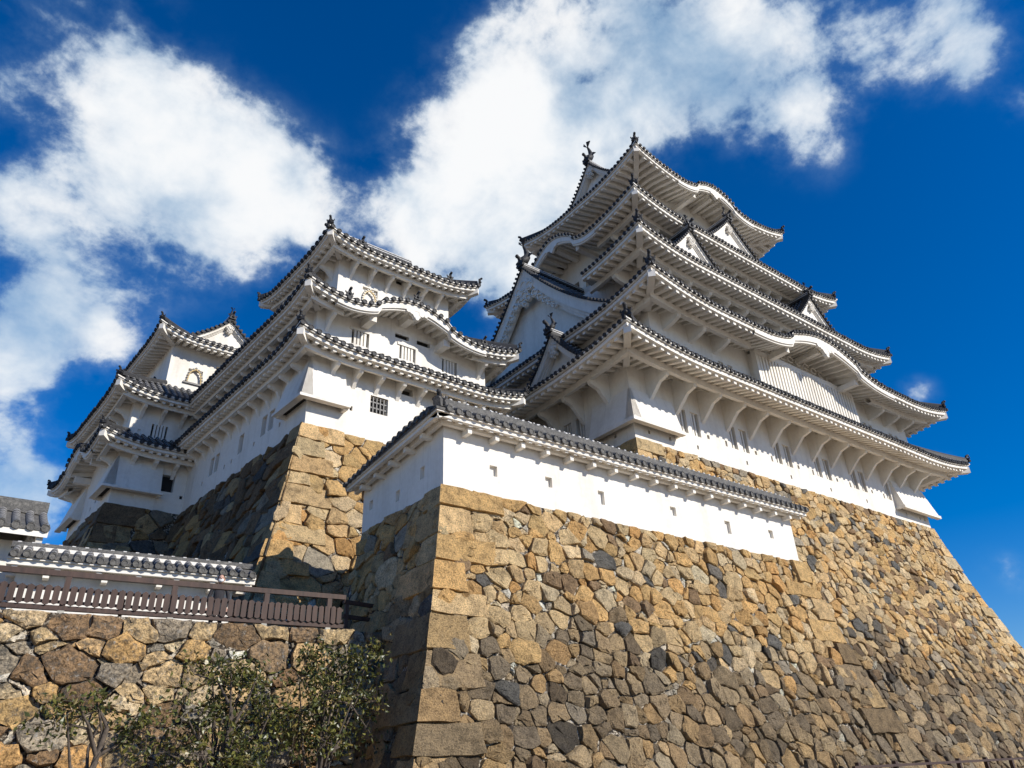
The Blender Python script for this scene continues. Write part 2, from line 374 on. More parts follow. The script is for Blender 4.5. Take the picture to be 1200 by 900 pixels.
TILEMATS = [TILE, JOINT, PLASTER]
def tile_row(mb, path, sdir, r=0.085, seg=5, joints=True, disc=True, odir=None, jmat=1, dmat=0):
    """one half-round tile row; path (n,3) from the eave upwards, sdir = plan unit vector along the eave"""
    path = np.asarray(path, float); L = np.concatenate([[0], np.cumsum(np.linalg.norm(np.diff(path, axis=0), axis=1))])
    if L[-1] < 0.12: return
    if joints:
        t = [0.0]; x = 0.0
        while x < L[-1] - 0.05:
            x += 0.26; t.append(min(x, L[-1]))
            if x < L[-1]: x += 0.045; t.append(min(x, L[-1]))
        t = np.array(t)
        mr = np.array([0 if i % 2 == 0 else jmat for i in range(len(t) - 1)])
    else:
        t = np.linspace(0, L[-1], max(2, int(L[-1] / 0.9) + 2)); mr = np.zeros(len(t) - 1, int)
    P = np.stack([np.interp(t, L, path[:, k]) for k in range(3)], -1)
    a = np.linspace(0, pi, seg); sd = np.asarray(sdir, float)
    rr = np.full(len(t), r)
    G = P[:, None, :] + (np.cos(a)[None, :, None] * sd) * rr[:, None, None] + np.stack([np.zeros(seg), np.zeros(seg), np.sin(a)], -1)[None] * rr[:, None, None]
    mb.grid(G, 0, True, matrows=mr)
    if disc:
        d = path[0] - path[1]; d[2] = 0; d /= np.linalg.norm(d) + 1e-9
        a2 = np.linspace(0, 2 * pi, 9)[:-1]
        ring = lambda rad, o: path[0] - np.array([0, 0, r * .28]) + d * o + np.cos(a2)[:, None] * sd * rad + np.stack([0 * a2, 0 * a2, np.sin(a2)], -1) * rad
        G = np.stack([ring(r * 1.08, -0.12), ring(r * 1.08, 0.03), ring(r * .82, 0.03), ring(r * .76, 0.015)])
        mb.grid(G, dmat, False, closed=True)
        mb.add(ring(r * .76, 0.015), [list(range(8))], dmat)

def roof_tier(root, fr, outer, inner, wall, ze, H, sweep=0.6, sa=4.5, humps={}, skips={}, pitch=0.31, raf=0.46, rafw=0.2, slope=0.3,
              purlin=1.3, brk=None, corner_k=1.0, full='SW', name='roof', horn='SW', fscale=1.0, tmats=None, jointed=True, brk_end=0.4, lbl=None):
    tm = tmats or TILEMATS
    D = depths(outer, inner); Dw = depths(outer, wall)
    T = MB(); Ea = MB(); fs = fscale
    brackets = []
    for sd in SIDES:
        L, f = side_map(outer, sd); dm, dp = (D[a] for a in ADJ[sd]); wm, wp = (Dw[a] for a in ADJ[sd]); d_, w_ = D[sd], Dw[sd]
        hump = humps.get(sd); sk = skips.get(sd)
        def sw(s, y, am, ap, fade=1.0):
            e = np.where(s < 0, am, ap); u = np.abs(s) + y * e - (L - sa)
            return sweep * np.clip(u / sa, 0, 1.2) ** 2 * (1 - y) ** fade
        def zroof(s, d):
            x = np.clip(d / d_, 0, 1); z = ze + 0.06 + H * (0.78 * x + 0.22 * x * x) + sw(s, x, dm, dp)
            if hump: z = np.maximum(z, ze + 0.06 + kara(s, hump) + sw(s, x, dm, dp) * 0 + 0.02 * d)
            return z
        def zsof(s, d):
            hh = kara(s, hump); hn = np.clip(hh / hump[2], 0, 1) if hump else 0.0
            return ze + sw(s, np.clip(d / w_, 0, 1), wm, wp) + hh + slope * np.maximum(d - 0.3, 0) * (1 - 0.8 * hn)
        nt_ = max(24, int(2 * L / 0.3)) if sd in full else 40
        t = np.linspace(-1, 1, nt_)
        def srow(d, dd, em, ep): return np.where(t < 0, t * (L - d / dd * em), t * (L - d / dd * ep))
        # tile bed
        x = np.linspace(0, 1, 9); P = []
        for xi in x:
            s = np.where(t < 0, t * (L - xi * dm), t * (L - xi * dp)); P.append(f(s, np.full_like(s, xi * d_), zroof(s, xi * d_)))
        P = np.array(P).transpose(1, 0, 2); tm_ = (t[1:] + t[:-1]) / 2 * L
        keep = np.ones(nt_ - 1, bool) if not sk else (np.abs(tm_ - sk[0]) > sk[1])
        T.grid(P, 0, False, keep=keep)
        s = t * L
        T.grid(np.stack([f(s, 0 * s, zroof(s, 0 * s) + .01), f(s, 0 * s, zroof(s, 0 * s) - 0.07 * fs)], 1), 2, keep=keep)
        # round tile rows
        if sd in full:
            n = int(2 * (L - 0.12) / pitch); sdir = f(np.array([1.0]), np.array([0.0]), np.array([0.0]))[0] - f(np.array([0.0]), np.array([0.0]), np.array([0.0]))[0]
            for i in range(n + 1):
                s0 = -L + 0.12 + (2 * L - 0.24) * i / n
                if sk and abs(s0 - sk[0]) < sk[1]: continue
                e = dm if s0 < 0 else dp; xm = min(1.0, max(0.02, (L - abs(s0)) / e))
                xs = np.linspace(0, xm, 7); dd = xs * d_ + random.uniform(-.022, .022); ss = np.full_like(xs, s0 + random.uniform(-.016, .016))
                path = f(ss, dd - 0.04, zroof(ss, dd) + 0.015 + random.uniform(-.012, .012))
                tile_row(T, path, sdir, 0.3 * pitch * max(fs, .98), joints=jointed)
        # eave section: plaster under the tiles, fascia, soffit
        sec = [(0.05, 0.03), (0.05, -0.07 * fs), (0.24, -0.07 * fs), (0.24, -0.12 * fs), (0.12, -0.12 * fs), (0.12, -0.28 * fs), (0.36, -0.28 * fs), (0.36, -0.10 * fs)]
        rows = [f(srow(d, w_, wm, wp), np.full(nt_, d), ze + h + sw(srow(d, w_, wm, wp), 0 * t, wm, wp) + kara(srow(d, w_, wm, wp), hump)) for d, h in sec]
        for d in np.linspace(0.36, w_, 5):
            s = srow(d, w_, wm, wp); rows.append(f(s, np.full(nt_, d), zsof(s, d) - 0.13 * fs))
        Ea.grid(np.array(rows).transpose(1, 0, 2), 0, False, keep=keep)
        if hump:   # deep curved barge board under the undulating gable
            c, hw, amp = hump; ss = np.linspace(c - hw * 1.04, c + hw * 1.04, 60); hz = ze + kara(ss, hump) + sw(ss, 0 * ss, wm, wp)
            bd = 0.34 * fs * (1 + 0.15 * np.cos(pi * (ss - c) / hw))
            Ea.grid(np.stack([f(ss, 0 * ss + .10, hz - .12 * fs), f(ss, 0 * ss + .09, hz - .12 * fs - bd), f(ss, 0 * ss + .16, hz - .12 * fs - bd), f(ss, 0 * ss + .16, hz - .14 * fs - bd * 1.25), f(ss, 0 * ss + .30, hz - .14 * fs - bd * 1.25), f(ss, 0 * ss + .30, hz - .2)], 1), 0, False)
            pw = w_ + 0.01   # wall filling the arch, with a tie beam and struts
            ss = np.linspace(c - hw, c + hw, 40)
            Ea.grid(np.stack([f(ss, 0 * ss + pw, 0 * ss + ze - 0.3 + slope * w_), f(ss, 0 * ss + pw, np.maximum(zsof(ss, w_), ze - .2 + slope * w_))], 1), 0)
            zb_ = ze - 0.05
            for q in (-0.52, 0, 0.52):
                hh = float(kara(np.array([c + q * hw]), hump)[0]); zt = ze + hh - 0.5 * fs
                Ea.hexa([*f(np.array([c + q * hw - .16, c + q * hw + .16, c + q * hw + .16, c + q * hw - .16]), np.array([.5, .5, w_, w_]), zt + np.zeros(4) - .24), *f(np.array([c + q * hw - .16, c + q * hw + .16, c + q * hw + .16, c + q * hw - .16]), np.array([.5, .5, w_, w_]), zt + np.zeros(4) + .08)])
            k_ = hw / 6.5 + 0.25; zc_ = ze + amp - 0.62 * fs   # pendant under the crest
            for i_, (dx, dz, r) in enumerate(((0, -.10, .26), (-.3, .02, .18), (.3, .02, .18), (-.55, .0, .12), (.55, .0, .12), (0, -.36, .12))):
                cc = f(np.array([c + dx * k_]), np.array([0.10 - .006 * i_]), np.array([zc_ + dz * k_]))[0]; b2 = f(np.array([c + dx * k_]), np.array([0.26]), np.array([zc_ + dz * k_]))[0]
                Ea.tube([cc, b2], r * k_, 9, 0, False)
        # rafters
        if raf and L > 0.8:
            n = max(1, int(2 * (L - 0.5) / raf))
            for i in range(n + 1):
                s0 = -(L - 0.5) + (2 * L - 1.0) * i / n
                if sk and abs(s0 - sk[0]) < sk[1]: continue
                e = wm if s0 < 0 else wp; dmax = min(w_, (L - abs(s0)) / e * w_)
                if dmax < 0.65: continue
                dd = np.linspace(0.22 + random.uniform(-.025, .025), dmax, 4); rows = []; s0 += random.uniform(-.02, .02)
                for dx, dz in ((-.5, -.12), (.5, -.12), (.5, -.45), (-.5, -.45)):
                    rows.append(f(s0 + dx * rafw + 0 * dd, dd, zsof(s0 + 0 * dd, dd) + dz * fs))
                G = np.array(rows).transpose(1, 0, 2); Ea.grid(G, 0, False, closed=True); Ea.add(G[0], [[0, 1, 2, 3]])
        # purlin, brackets
        if purlin:
            d0, d1 = purlin - 0.14 * fs, purlin + 0.16 * fs; zt, zb = -0.40 * fs, -0.74 * fs
            rows = []
            for d, dz in ((d0, zt), (d0, zb), (d1, zb), (d1, zt)):
                s = srow(d, w_, wm, wp); hh = 0 * s
                rows.append(f(s, np.full(nt_, d), zsof(s, d) - kara(s, hump) + dz))
            if not hump: kp = keep
            else: kp = keep & (np.abs(tm_ - hump[0]) > hump[1] * 0.95)
            Ea.grid(np.array(rows).transpose(1, 0, 2), 0, False, keep=kp)
            if brk and sd in full:
                bp, drop, bw, arm = brk; ns = int((2 * (L - max(wm, wp)) - 2 * brk_end) / bp)
                for i in range(ns + 1):
                    s0 = (i - ns / 2) * bp
                    if sk and abs(s0 - sk[0]) < sk[1] + .3: continue
                    if hump and abs(s0 - hump[0]) < hump[1] * 0.98: continue
                    zt = float(zsof(np.array([s0]), d0)[0]); zp = zt + zb
                    poly = [(w_ + .02, zt + slope * (w_ - d0) - .24 * fs), (d0 + .05, zt - .24 * fs), (d0 + .05, zp - .02), (d0 + .12, zp - .16 * fs), (d0 + arm, zp - .30 * fs), (w_ + .02, zp - drop)]
                    B = MB(); pts = f(np.full(len(poly), s0 - bw / 2), np.array([q[0] for q in poly]), np.array([q[1] for q in poly]))
                    off = f(np.array([bw]), np.array([0.0]), np.array([0.0]))[0] - f(np.array([0.0]), np.array([0.0]), np.array([0.0]))[0]
                    B.prism(pts, off); brackets.append(B)
    # hips: ridge of stacked tile above, hip rafter below
    corners = {'SW': ((outer[0], outer[2]), (inner[0], inner[2]), (wall[0], wall[2])), 'SE': ((outer[1], outer[2]), (inner[1], inner[2]), (wall[1], wall[2])),
               'NW': ((outer[0], outer[3]), (inner[0], inner[3]), (wall[0], wall[3])), 'NE': ((outer[1], outer[3]), (inner[1], inner[3]), (wall[1], wall[3]))}
    horns = []
    for cn, (po, pi_, pw) in corners.items():
        po, pi_, pw = np.array(po, float), np.array(pi_, float), np.array(pw, float)
        x = np.linspace(0.05, 1, 9); pts = []
        for xi in x: q = po + (pi_ - po) * xi; pts.append((q[0], q[1], ze + 0.06 + H * (0.78 * xi + 0.22 * xi * xi) + sweep * (1 - xi) + 0.06))
        pts = np.array(pts); dr = (po - pi_) / np.linalg.norm(po - pi_); lat = np.array([-dr[1], dr[0], 0])
        rows = []
        for p in pts: rows.append([p + lat * a * fs + np.array([0, 0, b * fs]) for a, b in ((-.17, -.08), (-.15, .16), (-.10, .22), (-.06, .30), (.06, .30), (.10, .22), (.15, .16), (.17, -.08))])
        T.grid(np.array(rows), 0, False); T.add(np.array(rows)[0], [list(range(8))], 0)
        O = MB(); ornament(O, pts[0] + np.array([dr[0], dr[1], 0]) * 0.10 + np.array([0, 0, .06]), math.atan2(dr[1], dr[0]), 0.72 * corner_k); horns.append(O)
        # hip rafter
        q0 = po + (pw - po) * 0.07; q1 = pw; w = 0.17 * fs
        z0 = ze + sweep - .30 * fs; z1 = ze + slope * max(Dw['S'] - .3, 0) - .26 * fs
        rows = []
        for y in np.linspace(0.07, 1, 6):
            q = po + (pw - po) * y; z = ze + sweep * (1 - y) + slope * max(y * Dw['S'] - .3, 0) - .2 * fs
            rows.append([np.array([q[0], q[1], z]) + lat * a + np.array([0, 0, b]) for a, b in ((-w, .02), (w, .02), (w, -.38 * fs), (-w, -.38 * fs))])
        Ea.grid(np.array(rows), 0, False, closed=True); Ea.add(np.array(rows)[0], [[0, 1, 2, 3]])
    ro = T.build(name, tm, root, fr)
    Ea.build('eave', [PLASTER], ro, fr)
    for O in horns: O.build('ridge_ornament', [TILE], ro, fr)
    for B in brackets: B.build('eave_bracket', [PLASTER], ro, fr)
    return ro

def gable(root, fr, side, c, front, hw, zb, h, depth, board=0.5, rec=0.6, pend=1.0, orn='horn', both=False, pitch=0.31, ornk=1.0, wallz=None, concave=0.45, wall_lo=0.0):
    """triangular dormer or hip-and-gable end. side says which way it faces; c = lateral centre, front = plan position of its front plane"""
    if side == 'S': f = lambda p, q, z: np.stack(np.broadcast_arrays(c + p, front + q, z), -1); ang = -pi / 2
    if side == 'W': f = lambda p, q, z: np.stack(np.broadcast_arrays(front + q, c - p, z), -1); ang = pi
    if side == 'E': f = lambda p, q, z: np.stack(np.broadcast_arrays(front - q, c + p, z), -1); ang = 0
    F1 = lambda p, q, z: f(np.array([float(p)]), np.array([float(q)]), np.array([float(z)]))[0]
    def zv(p):
        t = np.clip(1 - np.abs(p) / hw, 0, 1); return zb + h * ((1 - concave) * t + concave * t * t)
    T = MB(); G = MB()
    n = 28; ps = np.linspace(-hw, hw, 2 * n + 1); qs = np.array([-0.12, depth])
    T.grid(np.stack([f(ps, 0 * ps + q, zv(ps) + 0.02) for q in qs], 1), 0)
    T.grid(np.stack([f(ps, 0 * ps - .12, zv(ps) + 0.02), f(ps, 0 * ps - .12, zv(ps) - .06)], 1), 0)
    nq = int((depth + .1) / pitch); lat = F1(1, 0, 0) - F1(0, 0, 0); inn = F1(0, 1, 0) - F1(0, 0, 0)
    for i in range(nq + 1):
        q = -0.02 + i * pitch
        for sg in (-1, 1):
            pp = sg * np.linspace(hw, 0.08, 16); tile_row(T, f(pp, 0 * pp + q, zv(pp) + .03), inn, 0.29 * pitch, disc=False)
    # verge: round tile ends facing out along both slopes
    arc = np.concatenate([[0], np.cumsum(np.hypot(np.diff(ps[n:]), np.diff(zv(ps[n:]))))])
    for sg in (-1, 1):
        for a in np.arange(0.25, arc[-1], pitch * .95):
            p = sg * np.interp(a, arc, ps[n:]); zc = float(zv(np.array([p]))[0]) + .05
            T.tube([F1(p, -.20, zc), F1(p, .35, zc + .04)], 0.27 * pitch, 7, 0, False)
    # ridge
    zr = zb + h
    rows = [[F1(a, q, zr + b) for a, b in ((-.2, -.06), (-.18, .22), (-.12, .28), (-.08, .38), (.08, .38), (.12, .28), (.18, .22), (.2, -.06))] for q in np.linspace(-.15, depth, 4)]
    T.grid(np.array(rows), 0, False); T.add(np.array(rows)[0], [list(range(8))], 0)
    for a, b in ((.19, .10), (.17, .235)):
        for sg in (-1, 1): T.grid(np.array([[F1(sg * (a + .012), q, zr + b), F1(sg * (a + .012), q, zr + b + .05)] for q in (-.1, depth)]), 1)
    # white boards: plaster band under the tiles, thick barge board, stepped inner boards
    bands = [(-.02, .0, .10), (.04, .06, board), (min(.16, .04 + rec * .3), board * .98, board * 1.25), (min(.27, .04 + rec * .55), board * 1.2, board * 1.5)]
    for q, a0, a1 in bands:
        bd_ = min(.2, rec - q)
        G.grid(np.stack([f(ps, 0 * ps + q, zv(ps) - a0 - .02), f(ps, 0 * ps + q, zv(ps) - a1), f(ps, 0 * ps + q + bd_, zv(ps) - a1), f(ps, 0 * ps + q + bd_, zv(ps) - a0)], 1), 0)
    G.grid(np.stack([f(ps, 0 * ps + .05, zv(ps) - .12), f(ps, 0 * ps + rec, zv(ps) - .14)], 1), 0)
    zlo = np.minimum(np.full_like(ps, zb - wall_lo), zv(ps))
    G.grid(np.stack([f(ps, 0 * ps + rec, zlo - .6), f(ps, 0 * ps + rec, zv(ps) - .05)], 1), 0)
    go = G.build('gable', [PLASTER], root, fr)
    T.build('gable_roof', TILEMATS, go, fr)
    if pend:
        P = MB(); k = pend; z0 = zr - board * 1.15
        lob = [(0, -.30, .34), (-.34, -.42, .24), (.34, -.42, .24), (0, -.75, .26), (-.22, -.95, .16), (.22, -.95, .16), (0, -1.15, .12)]
        if k > 1.0: lob += [(sg * x, (float(zv(np.array([x * k]))[0]) - board * 1.42 - z0) / k - .04, r) for x, r in ((.62, .19), (.92, .16), (1.2, .14), (1.46, .12), (1.7, .10)) for sg in (-1, 1)]
        for i_, (a, b, r) in enumerate(lob): P.tube([F1(a * k, .0 + .005 * i_ - .03, z0 + b * k), F1(a * k, min(.20, rec - .02), z0 + b * k)], r * k, 12, 0, False)
        for a, b, r in lob:   # scroll rings
            th = np.linspace(0, 1.6 * pi, 10); P.tube([F1(a * k + r * k * .62 * cos(x), -.05, z0 + b * k + r * k * .62 * sin(x)) for x in th], .035 * k, 5, 0)
        P.build('pendant', [PLASTER], go, fr)
    if orn:
        O = MB(); ornament(O, F1(0, -.18, zr + .12), ang, ornk)
        if orn == 'fish': fish(O, F1(0, .25, zr + .38), ang, 1.25 * ornk)
        if orn == 'small': fish(O, F1(0, .15, zr + .34), ang, .75 * ornk)
        O.build('ridge_ornament', [TILE], go, fr)
    return go

# ------------------------------------------------------------------ walls with real openings
def wall_face(mb, fn, s0, s1, z0, z1, holes, depth=0.28, back=1):
    """fn(s, d, z): s along, d inward. holes: (sa, sb, za, zb, back material[, depth])"""
    xs = sorted({s0, s1, *[h[0] for h in holes], *[h[1] for h in holes]}); zs = sorted({z0, z1, *[h[2] for h in holes], *[h[3] for h in holes]})
    q = lambda s, d, z: fn(np.array(s, float), np.array(d, float), np.array(z, float))
    for a, b in zip(xs, xs[1:]):
        for c, d in zip(zs, zs[1:]):
            if b - a < 1e-6 or d - c < 1e-6: continue
            m = ((a + b) / 2, (c + d) / 2)
            if any(h[0] < m[0] < h[1] and h[2] < m[1] < h[3] for h in holes): continue
            mb.add(q([a, b, b, a], [0] * 4, [c, c, d, d]), [[0, 1, 2, 3]], 0)
    for h in holes:
        a, b, c, d, bm = h[:5]; dp = h[5] if len(h) > 5 else depth
        mb.add(q([a, b, b, a, a, b, b, a], [0] * 4 + [dp] * 4, [c, c, d, d, c, c, d, d]), [[0, 4, 5, 1], [1, 5, 6, 2], [2, 6, 7, 3], [3, 7, 4, 0]], 0)
        mb.add(q([a, b, b, a], [dp] * 4, [c, c, d, d]), [[0, 1, 2, 3]], bm)
def storey(root, fr, rect, z0, z1, holes={}, name='wall'):
    mb = MB()
    for sd in SIDES:
        L, f = side_map(rect, sd); wall_face(mb, f, -L, L, z0, z1, holes.get(sd, []))
    return mb.build(name, [PLASTER, DARK], root, fr)
def bars(root, fr, rect, side, sa, sb, za, zb, n, depth=0.08, w=0.07, mat=None, name='window', cross=0):
    """upright bars of one window opening (one part)"""
    L, f = side_map(rect, side); mb = MB()
    for i in range(n):
        s = sa + (sb - sa) * (i + 1) / (n + 1) if n > 0 else 0
        p = f(np.array([s - w / 2, s + w / 2, s + w / 2, s - w / 2] * 2), np.array([depth, depth, depth + w, depth + w] * 2), np.array([za] * 4 + [zb] * 4)); mb.hexa(p)
    for i in range(cross):
        z = za + (zb - za) * (i + 1) / (cross + 1)
        p = f(np.array([sa, sb, sb, sa] * 2), np.array([depth + .02] * 2 + [depth + .05] * 2 + [depth + .02] * 2 + [depth + .05] * 2), np.array([z - .03] * 4 + [z + .03] * 4)); mb.hexa(p)
    return mb.build(name, [mat or PLASTER], root, fr)
def drop_box(root, fr, rect, corner, ls, lw, z0, z1, out0=0.1, out1=0.62, lip=.16):
    """stone-drop bay flaring out at a corner: panels on one or two faces with a lip and a dark slot under it"""
    mb = MB()
    for side, ln in (('S', ls), ('W', lw)):
        if not ln: continue
        L, f = side_map(rect, side)
        sgn = {'SW': {'S': -1, 'W': 1}, 'SE': {'S': 1}, 'NW': {'W': -1}}[corner].get(side)
        if sgn is None: continue
        e = sgn * L
        def P(s_in, d, z): return f(np.array([e - sgn * s_in]), np.array([-d]), np.array([z]))[0]
        ext = lambda o: (-o if corner == 'SW' or True else 0)
        a = [P(ext(out0), out0, z1), P(ln, out0, z1), P(ln, out1, z0), P(ext(out1), out1, z0)]
        mb.add(a, [[0, 1, 2, 3]], 0)
        mb.add([P(ln, -.02, z1), P(ln, out0, z1), P(ln, out1, z0), P(ln, -.02, z0)], [[0, 1, 2, 3]], 0)
        mb.add([P(ext(out1), -.02, z0), P(ext(out0), -.02, z1), P(ext(out0), out0, z1), P(ext(out1), out1, z0)], [[0, 1, 2, 3]], 0)
        mb.add([P(ext(out0), -.02, z1), P(ln, -.02, z1), P(ln, out0, z1), P(ext(out0), out0, z1)], [[0, 1, 2, 3]], 0)
        if side == 'W': z0 += .004; out1 -= .004
        mb.hexa([P(ext(out1 + .07), out1 - .20, z0 - lip), P(ln + .10, out1 - .20, z0 - lip), P(ln + .10, out1 + .07, z0 - lip), P(ext(out1 + .07), out1 + .07, z0 - lip),
                 P(ext(out1 + .07), out1 - .20, z0 + .02), P(ln + .10, out1 - .20, z0 + .02), P(ln + .10, out1 + .07, z0 + .02), P(ext(out1 + .07), out1 + .07, z0 + .02)], 0)
        mb.add([P(.05, -.01, z0 + .06), P(ln, -.01, z0 + .06), P(ln, out1 - .1, z0 + .06), P(.05, out1 - .1, z0 + .06)], [[0, 1, 2, 3]], 1)
        mb.hexa([P(ln - .06, -.02, z0 - .14), P(ln + .08, -.02, z0 - .14), P(ln + .08, out1 - .1, z0 - .14), P(ln - .06, out1 - .1, z0 - .14),
                 P(ln - .06, -.02, z0), P(ln + .08, -.02, z0), P(ln + .08, out1 - .1, z0), P(ln - .06, out1 - .1, z0)], 0)
    return mb.build('stone_drop_bay', [PLASTER, DARK], root, fr)

# ------------------------------------------------------------------ dry-stone masonry
def clip(poly, n, c):
    """keep the part of poly with p.n <= c"""
    out_ = []; m = len(poly)
    for i in range(m):
        p, q = poly[i], poly[(i + 1) % m]; a = p[0] * n[0] + p[1] * n[1] - c; b = q[0] * n[0] + q[1] * n[1] - c
        if a <= 0: out_.append(p)
        if (a < 0 < b) or (b < 0 < a): t = a / (a - b); out_.append((p[0] + t * (q[0] - p[0]), p[1] + t * (q[1] - p[1])))
    return out_
PAL = {'gold': (0.44, 0.292, 0.135), 'tan': (0.455, 0.335, 0.19), 'beige': (0.47, 0.375, 0.245), 'grey': (0.30, 0.26, 0.205), 'slate': (0.12, 0.115, 0.108), 'orange': (0.43, 0.26, 0.11), 'brown': (0.22, 0.15, 0.09), 'pale': (0.56, 0.52, 0.45)}
def pick(w):
    ks = list(w); r = random.random() * sum(w.values())
    for k in ks:
        r -= w[k]
        if r <= 0: break
    c = np.array(PAL[k]); return np.clip(c * np.array([1.33, 1.31, 1.24]) * random.uniform(0.82, 1.14) * (1 + np.array([1, 0, -1.0]) * rng.normal(0, .03)), 0.01, 0.75)
def masonry(mb, A, e, n, Lt, H, batter, mL, mR, size, aspect, colf, quoins=None, seed=1, gap=0.02, raise_=0.09, chips=0.25, smin=None, smax=None, back=True, quoin_h=0.62, hmax_first=None, shear=0.0, jit=0.018):
    """one battered face. A = top start point, e = along, n = outward. batter(h) = outward offset at depth h below the top"""
    rs = random.Random(seed); A, e, n = (np.array(x, float) for x in (A, e, n))
    bm = batter(H); lo, hi = -mL * bm - .2, Lt + mR * bm + .2
    if smin is not None: lo = smin
    if smax is not None: hi = smax
    cw, ch = size * sqrt(aspect), size / sqrt(aspect)
    seeds = []; row = 0; y = ch * .35
    while y < H:
        x = lo + (row % 2) * cw * .5
        while x < hi:
            if rs.random() > .13: seeds.append((x + rs.uniform(-.36, .36) * cw, max(.05, y + rs.uniform(-.34, .34) * ch), rs.gauss(0, .26) * size * size)); x += cw * rs.uniform(.8, 1.25)
        y += ch * rs.uniform(.85, 1.1); row += 1
    S = np.array(seeds)
    ext = rs.random
    k = int(len(S) * chips)
    C = np.array([(rs.uniform(lo, hi), rs.uniform(.1, H), -size * size * .35) for _ in range(k)]).reshape(-1, 3)
    ischip = np.concatenate([np.zeros(len(S), bool), np.ones(len(C), bool)]); S = np.vstack([S, C])
    X = S[:, :2].copy(); X[:, 0] += shear * X[:, 1]; X[:, 1] *= aspect ** 0.9   # metric in which cells are formed
    def place(sp, hp, o, edge):
        b = batter(hp); smn = -mL * (b + o); smx = Lt + mR * (b + o)
        sp = np.where(edge == -1, smn, np.where(edge == 1, smx, np.clip(sp, smn, smx)))
        return A + sp[:, None] * e + (b + o)[:, None] * n + np.stack([0 * hp, 0 * hp, -hp + 0.25 * o * 0], -1)
    def stone(poly, col, edge, rz, tilt, top=False):
        P = np.array(poly); m = len(P); ct = P.mean(0); rad = np.linalg.norm(P - ct, axis=1).mean()
        i1 = min(.030 / rad, .3); i2 = min(.075 / rad, .5)
        def ring(f_, o, jz):
            Q = ct + (P - ct) * (1 - f_) + (rng.normal(0, jit, P.shape) if f_ > 0 and f_ < .9 else 0)
            oo = o + (Q - ct) @ tilt + jz * rng.normal(0, 1, m)
            return place(Q[:, 0], np.clip(Q[:, 1], 0.0, H), oo, edge)
        R0 = place(P[:, 0], np.clip(P[:, 1], 0, H), np.full(m, -.07), edge)
        R1 = ring(i1 * .30, rz * .72, .006); R2 = ring(i1 + i2 * .45, rz * .98, .008); R3 = ring(.55, rz * 1.02, .013)
        cc = place(ct[None, 0], ct[None, 1], np.array([rz * 1.03]), np.zeros(1))
        G = np.stack([R0, R1, R2, R3]); mb.grid(G, 0, False, closed=True, col=col)
        mb.add(np.vstack([R3, cc]), [[i, (i + 1) % m, m] for i in range(m)], 0, False, col)
    def densify(poly, step, j):
        o = []
        for i in range(len(poly)):
            p, q = np.array(poly[i]), np.array(poly[(i + 1) % len(poly)]); L_ = np.linalg.norm(q - p); kk = max(1, int(L_ / step + .5))
            for a in range(kk): o.append(p + (q - p) * a / kk)
        o = np.array(o)
        if len(o) >= 5:
            prev, nxt = np.roll(o, 1, 0), np.roll(o, -1, 0); o = o * .90 + (prev + nxt) * .05
        return o + rng.normal(0, j, o.shape)
    ylim = H + .05
    for i in range(len(S)):
        d2 = ((X - X[i]) ** 2).sum(1); R_ = 3.2 * size * sqrt(aspect)
        idx = np.where((d2 < R_ * R_) & (d2 > 1e-9))[0]; idx = idx[np.argsort(d2[idx])][:22]
        if ischip[i]:
            pass
        R0 = 1.3 * size
        poly = [(X[i, 0] - R0, X[i, 1] - R0), (X[i, 0] + R0, X[i, 1] - R0), (X[i, 0] + R0, X[i, 1] + R0), (X[i, 0] - R0, X[i, 1] + R0)]
        poly = clip(poly, (0, -1), -0.012)
        poly = clip(poly, (0, 1), ylim * aspect ** .9)
        g = gap * rs.uniform(.25, 1.1)
        for j in idx:
            dv = X[j] - X[i]; D_ = sqrt(dv @ dv); nn = dv / D_
            c = (X[j] @ X[j] - X[i] @ X[i] - S[j, 2] + S[i, 2]) / (2 * D_) - g
            poly = clip(poly, nn, c)
            if len(poly) < 3: break
        if len(poly) < 3: continue
        P = np.array(poly); P[:, 1] /= aspect ** .9; P[:, 0] -= shear * P[:, 1] * aspect ** .9
        ar = .5 * abs(np.sum(P[:, 0] * np.roll(P[:, 1], -1) - P[:, 1] * np.roll(P[:, 0], -1)))
        if ar < .004: continue
        ct = P.mean(0)
        if ct[1] > H or ct[0] < -mL * batter(np.array([ct[1]]))[0] - .1 or ct[0] > Lt + mR * batter(np.array([ct[1]]))[0] + .1: continue
        Q = densify([tuple(p) for p in P], max(.16, size * .3), size * .012)
        col = colf(ct[0], ct[1], ar < .25 * size * size)
        small = ar < .25 * size * size
        stone(Q, col, np.zeros(len(Q)), (raise_ * rs.uniform(.45, 1.55)) * (.55 if small else 1), rng.normal(0, .13, 2))
